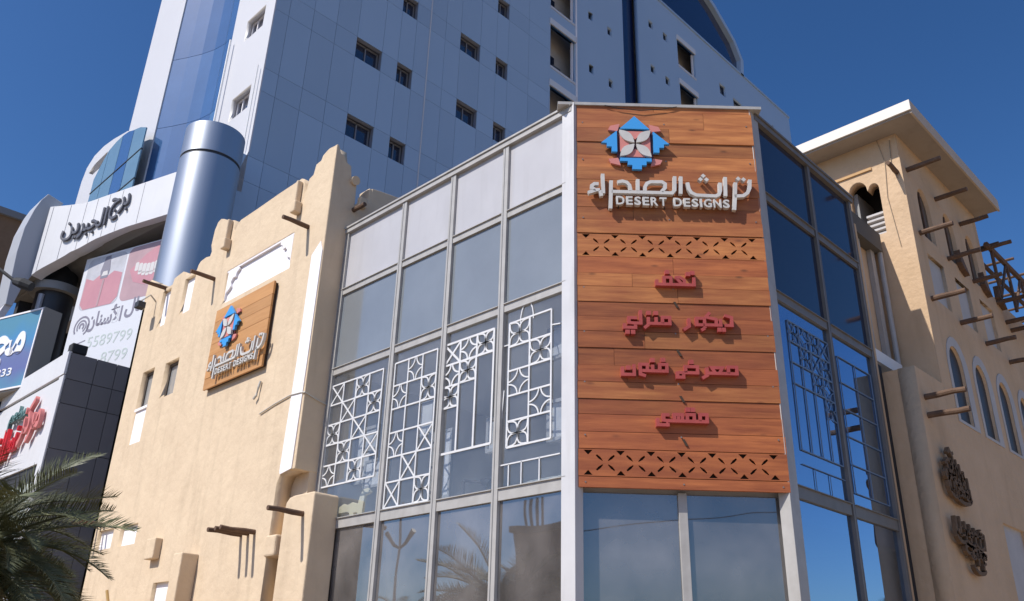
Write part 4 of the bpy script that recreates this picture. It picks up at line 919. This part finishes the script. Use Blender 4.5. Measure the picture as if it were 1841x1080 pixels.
# blue sign board
bs = thing('blue_signboard', (-1,22,9), 'blue and violet signboard with white Arabic letters and digits at the left edge', 'sign')
FBl = FR((-1,22,0), d62, (-.954,-.30,0))
def grad():
    m = bpy.data.materials.new('blue_violet_print'); m.use_nodes = True; n = m.node_tree; L = n.links; bb = n.nodes['Principled BSDF']; bb.inputs['Roughness'].default_value = .4
    g = n.nodes.new('ShaderNodeNewGeometry'); s_ = n.nodes.new('ShaderNodeSeparateXYZ'); L.new(g.outputs['Position'], s_.inputs[0])
    t = n.nodes.new('ShaderNodeTexNoise'); t.inputs['Scale'].default_value = 1.1; t.inputs['Detail'].default_value = 1; L.new(g.outputs['Position'], t.inputs['Vector'])
    mr = n.nodes.new('ShaderNodeMapRange'); mr.inputs[1].default_value = 9.0; mr.inputs[2].default_value = 11.4; L.new(s_.outputs[2], mr.inputs[0])
    ma = n.nodes.new('ShaderNodeMath'); ma.operation = 'MULTIPLY_ADD'; ma.inputs[1].default_value = .35; L.new(t.outputs[0], ma.inputs[0]); L.new(mr.outputs[0], ma.inputs[2])
    r = n.nodes.new('ShaderNodeValToRGB'); e = r.color_ramp.elements; e[0].position = .15; e[0].color = (.10,.26,.38,1); e[1].position = 1.1; e[1].color = (.09,.25,.36,1)
    for p, c in ((.38,(.13,.15,.34,1)),(.62,(.14,.17,.34,1)),(.85,(.07,.24,.45,1))): q = e.new(p); q.color = c
    L.new(ma.outputs[0], r.inputs[0]); L.new(r.outputs[0], bb.inputs['Base Color']); return m
b = MB(); b.fbox(FBl,-3.0,.58,8.95,11.38,-.02,0); b.build('sign_face', grad(), bs)
b = MB(); b.fbox(FBl,-3.0,.60,8.9,11.42,-.6,-.022); b.build('sign_box', mat('sign_box_grey', (.30,.29,.27), .6), bs)
b = MB(); b.ribbon(FBl, [(-3.0,8.97),(.57,8.97),(.57,11.36),(-3.0,11.36)], .05, -.01, .02); b.build('sign_rim', WHITEP, bs)
SW = mat('sign_letter_white', (.8,.8,.84), .5)
text('arabic_letters', ar('\uFEE3\uFEA0'), FBl, -1.2, 9.72, 1.02, .002, .02, SW, bs, width=1.36, bold=.035)
text('sign_number', '19833', FBl, -1.25, 9.38, .24, .002, .015, SW, bs, width=1.15, bold=.01)

# grey tiled annex with red lettering
an = thing('tiled_annex', (-.4,19,0), 'low annex with dark grey tiles and red Arabic letters on a pale fascia', 'building')
FA = FY(18.0); FAx = FX(-.8)
b = MB(); b.box(-.77,3.0,18.03,23,0,9.10); b.build('annex_wall', DARKM, an)
xe = [-.8,-.12,.40,1.0,1.6]; ze = [9.14,8.44,7.80,6.65,5.5,4.4,3.2,2.0,.8]
for i in range(4):
    for j in range(len(ze)-1): piece('wall_tile', FA, xe[i]+.008, xe[i+1]-.008, ze[j+1]+.008, ze[j]-.008, -.03, 0, TILE, an)
b = MB(); b.fbox(FAx,18.0,23,8.55,9.16,-.03,.05); b.build('fascia_cap', WHITEF, an)
b = MB(); b.fbox(FAx,18.35,23,6.30,8.47,-.03,.02); b.build('fascia_panel', WHITEF, an)
b = MB(); b.fbox(FAx,18.0,18.33,2,8.52,-.03,.03); b.build('fascia_edge', WHITEF, an)
b = MB(); b.fbox(FAx,18.4,23,5.9,6.25,-.4,-.1); b.build('painted_fascia_shade', DARK, an)  # near-black strip painting the shade below the fascia panel
b = MB(); b.fbox(FAx,18.35,23,4.2,5.85,-.05,.0); b.build('pale_shopfront', mat('pale_green_panel', (.50,.56,.54), .5), an)
FAm = FR((-.85,23,0), (0,-1,0), (-1,0,0))
text('teal_word', ar('\uFEE3\uFEC4\uFECC\uFEE2'), FAm, 1.75, 7.55, .62, .02, .10, TEALL, an, width=1.35, bold=.03)
text('red_word', ar('\uFED7\uFEBC\uFEAE'), FAm, 2.1, 6.72, .85, .02, .10, REDL, an, width=.75, bold=.03)
text('red_word', ar('\uFE8D\uFEDF\uFEC0'), FAm, .9, 6.72, .90, .02, .10, REDL, an, width=1.1, bold=.03)
text('pink_word', ar('\uFEE3\uFEAE\uFEDB\uFEB0'), FAm, 2.95, 6.95, 1.25, .02, .10, PINKL, an, width=1.45, bold=.02)
fl2 = thing('camera_box', (-.6,18.4,9.16), 'small black box standing on the corner of the grey tiled annex', 'floodlight')
b = MB(); b.box(-.75,-.35,18.2,18.5,9.22,9.48); b.box(-.62,-.5,18.3,18.4,9.16,9.22); b.build('box_body', DARK, fl2, bevel=.03)
fl3 = thing('floodlight', (-1.4,21.6,12.2), 'black arm floodlight above the blue signboard at the left edge', 'floodlight')
b = MB(); b.tube([(-2.0,22.6,12.6),(-1.55,22.0,12.1)], .05, 8); b.build('lamp_arm', DARK, fl3)
b = MB(); b.tube([(-1.60,22.05,12.15),(-1.45,21.8,12.05),(-1.25,21.6,11.95)], [.12,.17,.14], 10); b.build('lamp_head', DARK, fl3)
# brown building far left
bb_ = thing('brown_building', (-3,45,0), 'plain brown building at the far left edge behind the fin', 'building')
b = MB(); b.box(-12,1.9,40,60,0,22.4); b.build('wall', BROWN, bb_)
b = MB(); b.box(-12,2.1,39.8,60,22.4,22.75); b.build('roof_edge', mat('roof_grey', (.25,.27,.30), .7), bb_)

# ================================================================== palm at the lower left
def make_frond_mesh(name, L_, m, seed, droop):
    rg = random.Random(seed); b = MB(); n = 16; P = []
    for i in range(n+1):
        t = i/n; P.append(Vector((L_*t*(1-.10*t*droop), 0, L_*(.55*t-.62*droop*t*t))))
    b.tube(P, [.022*(1-.8*i/n)+.004 for i in range(n+1)], 5)
    N = 78
    for k in range(N):
        t = .14+.86*k/(N-1); s_ = t*n; i = min(int(s_), n-1); p = P[i].lerp(P[i+1], s_-i); d = (P[i+1]-P[i]).normalized()
        side0 = Vector((0,1,0)); upv = d.cross(side0)*-1
        ll = .46*L_*.46*math.sin(math.pi*(.15+.80*t))*rg.uniform(.85,1.15)+.05
        for sg in (1,-1):
            v = rg.uniform(.25,.75)
            dr = (side0*sg*.75 + d*rg.uniform(.55,.85) + Vector((0,0,1))*v*.55).normalized()
            wv = dr.cross(d).normalized()*.0065*L_*.6
            a = p; mid = p+dr*ll*.5; e = p+dr*ll+Vector((0,0,-1))*ll*.12*rg.random()
            q = d*.0065
            b.add([a-q, a+q, mid+q*1.1+wv*.3, mid-q*1.1-wv*.3, e], [(0,1,2,3),(3,2,4)])
    o = b.build(name, m); me = o.data; bpy.data.objects.remove(o); return me
FM = [make_frond_mesh('frond', 2.0, FROND, 1, .9), make_frond_mesh('frond', 1.8, FROND, 2, 1.15), make_frond_mesh('frond', 2.1, FROND, 3, .6), make_frond_mesh('frond', 1.7, FROND2, 4, 1.4)]
def palm(loc, h, label, nf=54, sc_=1.0, seed=5, r=.17):
    rg = random.Random(seed)
    root = thing('date_palm', loc, label, 'palm tree')
    base = Vector(loc)
    b = MB(); k = 22; b.tube([base+Vector((.03*math.sin(i*.5),.02*math.cos(i*.4),h*i/k)) for i in range(k+1)], [r*(1.15 if i % 2 else .95) for i in range(k+1)], 12, .08); b.build('trunk', BARK, root)
    b = MB(); b.tube([base+Vector((0,0,h-.25)), base+Vector((0,0,h)), base+Vector((0,0,h+.3))], [r*1.2,r*1.5,r*.6], 12, .15); b.build('crown_heart', BARK, root)
    for i in range(nf):
        t = i/nf; az = i*2.39996+rg.uniform(-.2,.2); tilt = math.radians(62-95*t**.85+rg.uniform(-8,8))
        me = FM[3] if t > .86 else rg.choice(FM[:3])
        o = bpy.data.objects.new('frond', me); COL.objects.link(o); o.parent = root
        s_ = sc_*rg.uniform(.85,1.12)
        o.matrix_basis = Matrix.Translation((0,0,h+.05)) @ Matrix.Rotation(az,4,'Z') @ Matrix.Rotation(-tilt+math.radians(28),4,'Y') @ Matrix.Rotation(rg.uniform(-.5,.5),4,'X') @ Matrix.Scale(s_,4)
    return root
palm((-4.55,7.35,0.13), 2.66, 'green date palm with feathery fronds at the lower left in front of the cream wall', 124, .88)

# ================================================================== across the street (seen in the shop glass)
ob = thing('opposite_building', (-33,20,0), 'flat sandy building across the street, reflected in the shop glass', 'building')
b = MB(); b.box(-48,-33,14,35.5,0,10.7); b.build('wall', mat('sand_wall', (.34,.27,.20), .9, col2=(.28,.22,.16)), ob)
b = MB(); b.box(-48,-32.8,13.8,35.7,10.7,11.1); b.build('parapet', mat('sand_wall_dark', (.22,.18,.14), .9), ob)
for y in (16,19,22,25,28,31):
    for z_ in (2.5,6,8.9): piece('window', FR((-33,0,0),(0,1,0),(1,0,0)), y, y+1.2, z_, z_+1.7, -.02, .03, TGLASS, ob)
b = MB(); [b.tube([(-34,34.0+i*.4,11),(-34,34.0+i*.4,13.0)], .08, 6) for i in range(4)]; b.build('roof_pipe', DARKM, ob)

lt = thing('street_lamp', (-12,20.2,0), 'double-armed street lamp across the road, reflected in the shop glass', 'street lamp')
b = MB(); b.tube([(-12,20.2,0),(-12,20.2,4),(-12,20.2,7.6)], [.07,.06,.04], 10); b.build('lamp_post', ALU, lt)
for sg in (1,-1):
    b = MB(); b.tube([(-12,20.2,6.0),(-12,20.2+sg*.35,6.15),(-12,20.2+sg*.85,6.55)], [.04,.07,.10], 8); b.build('lamp_arm', DARKM, lt)
palm((-13.5,21.6,0), 3.5, 'date palm across the road, reflected in the shop glass', 50, 1.0, seed=9)
palm((32.5,-14.2,0), 4.0, 'shaggy date palm down the side street, reflected at the foot of the right glazing', 44, .95, seed=11)
palm((37.5,-14.0,0), 4.6, 'taller date palm farther down the side street, reflected in the right glazing', 44, .95, seed=12)
oc = thing('overhead_cable', (-18,-9.3,0), 'black cable strung between two street poles behind the viewer', 'cable')
b = MB(); b.tube([(-18,-9.3,5.95),(-14,-13.0,6.45),(-11,-15.9,6.93),(-8.2,-18.5,7.40),(-4,-22.4,8.2),(0,-26,9.0)], .016, 6); b.build('cable_span', BLACKC, oc)
for x, y, h in ((-18,-9.3,6.2),(0,-26,9.4)):
    up_ = thing('utility_pole', (x,y,0), ('short' if h < 8 else 'tall')+' grey pole holding the black overhead cable behind the viewer', 'pole')
    b = MB(); b.tube([(x,y,0),(x,y,h)], [.10,.07], 10); b.build('pole_shaft', ALU, up_)
    b = MB(); b.tube([(x-.3,y,h-.25),(x+.3,y,h-.25)], .03, 6); b.build('cross_arm', DARKM, up_)
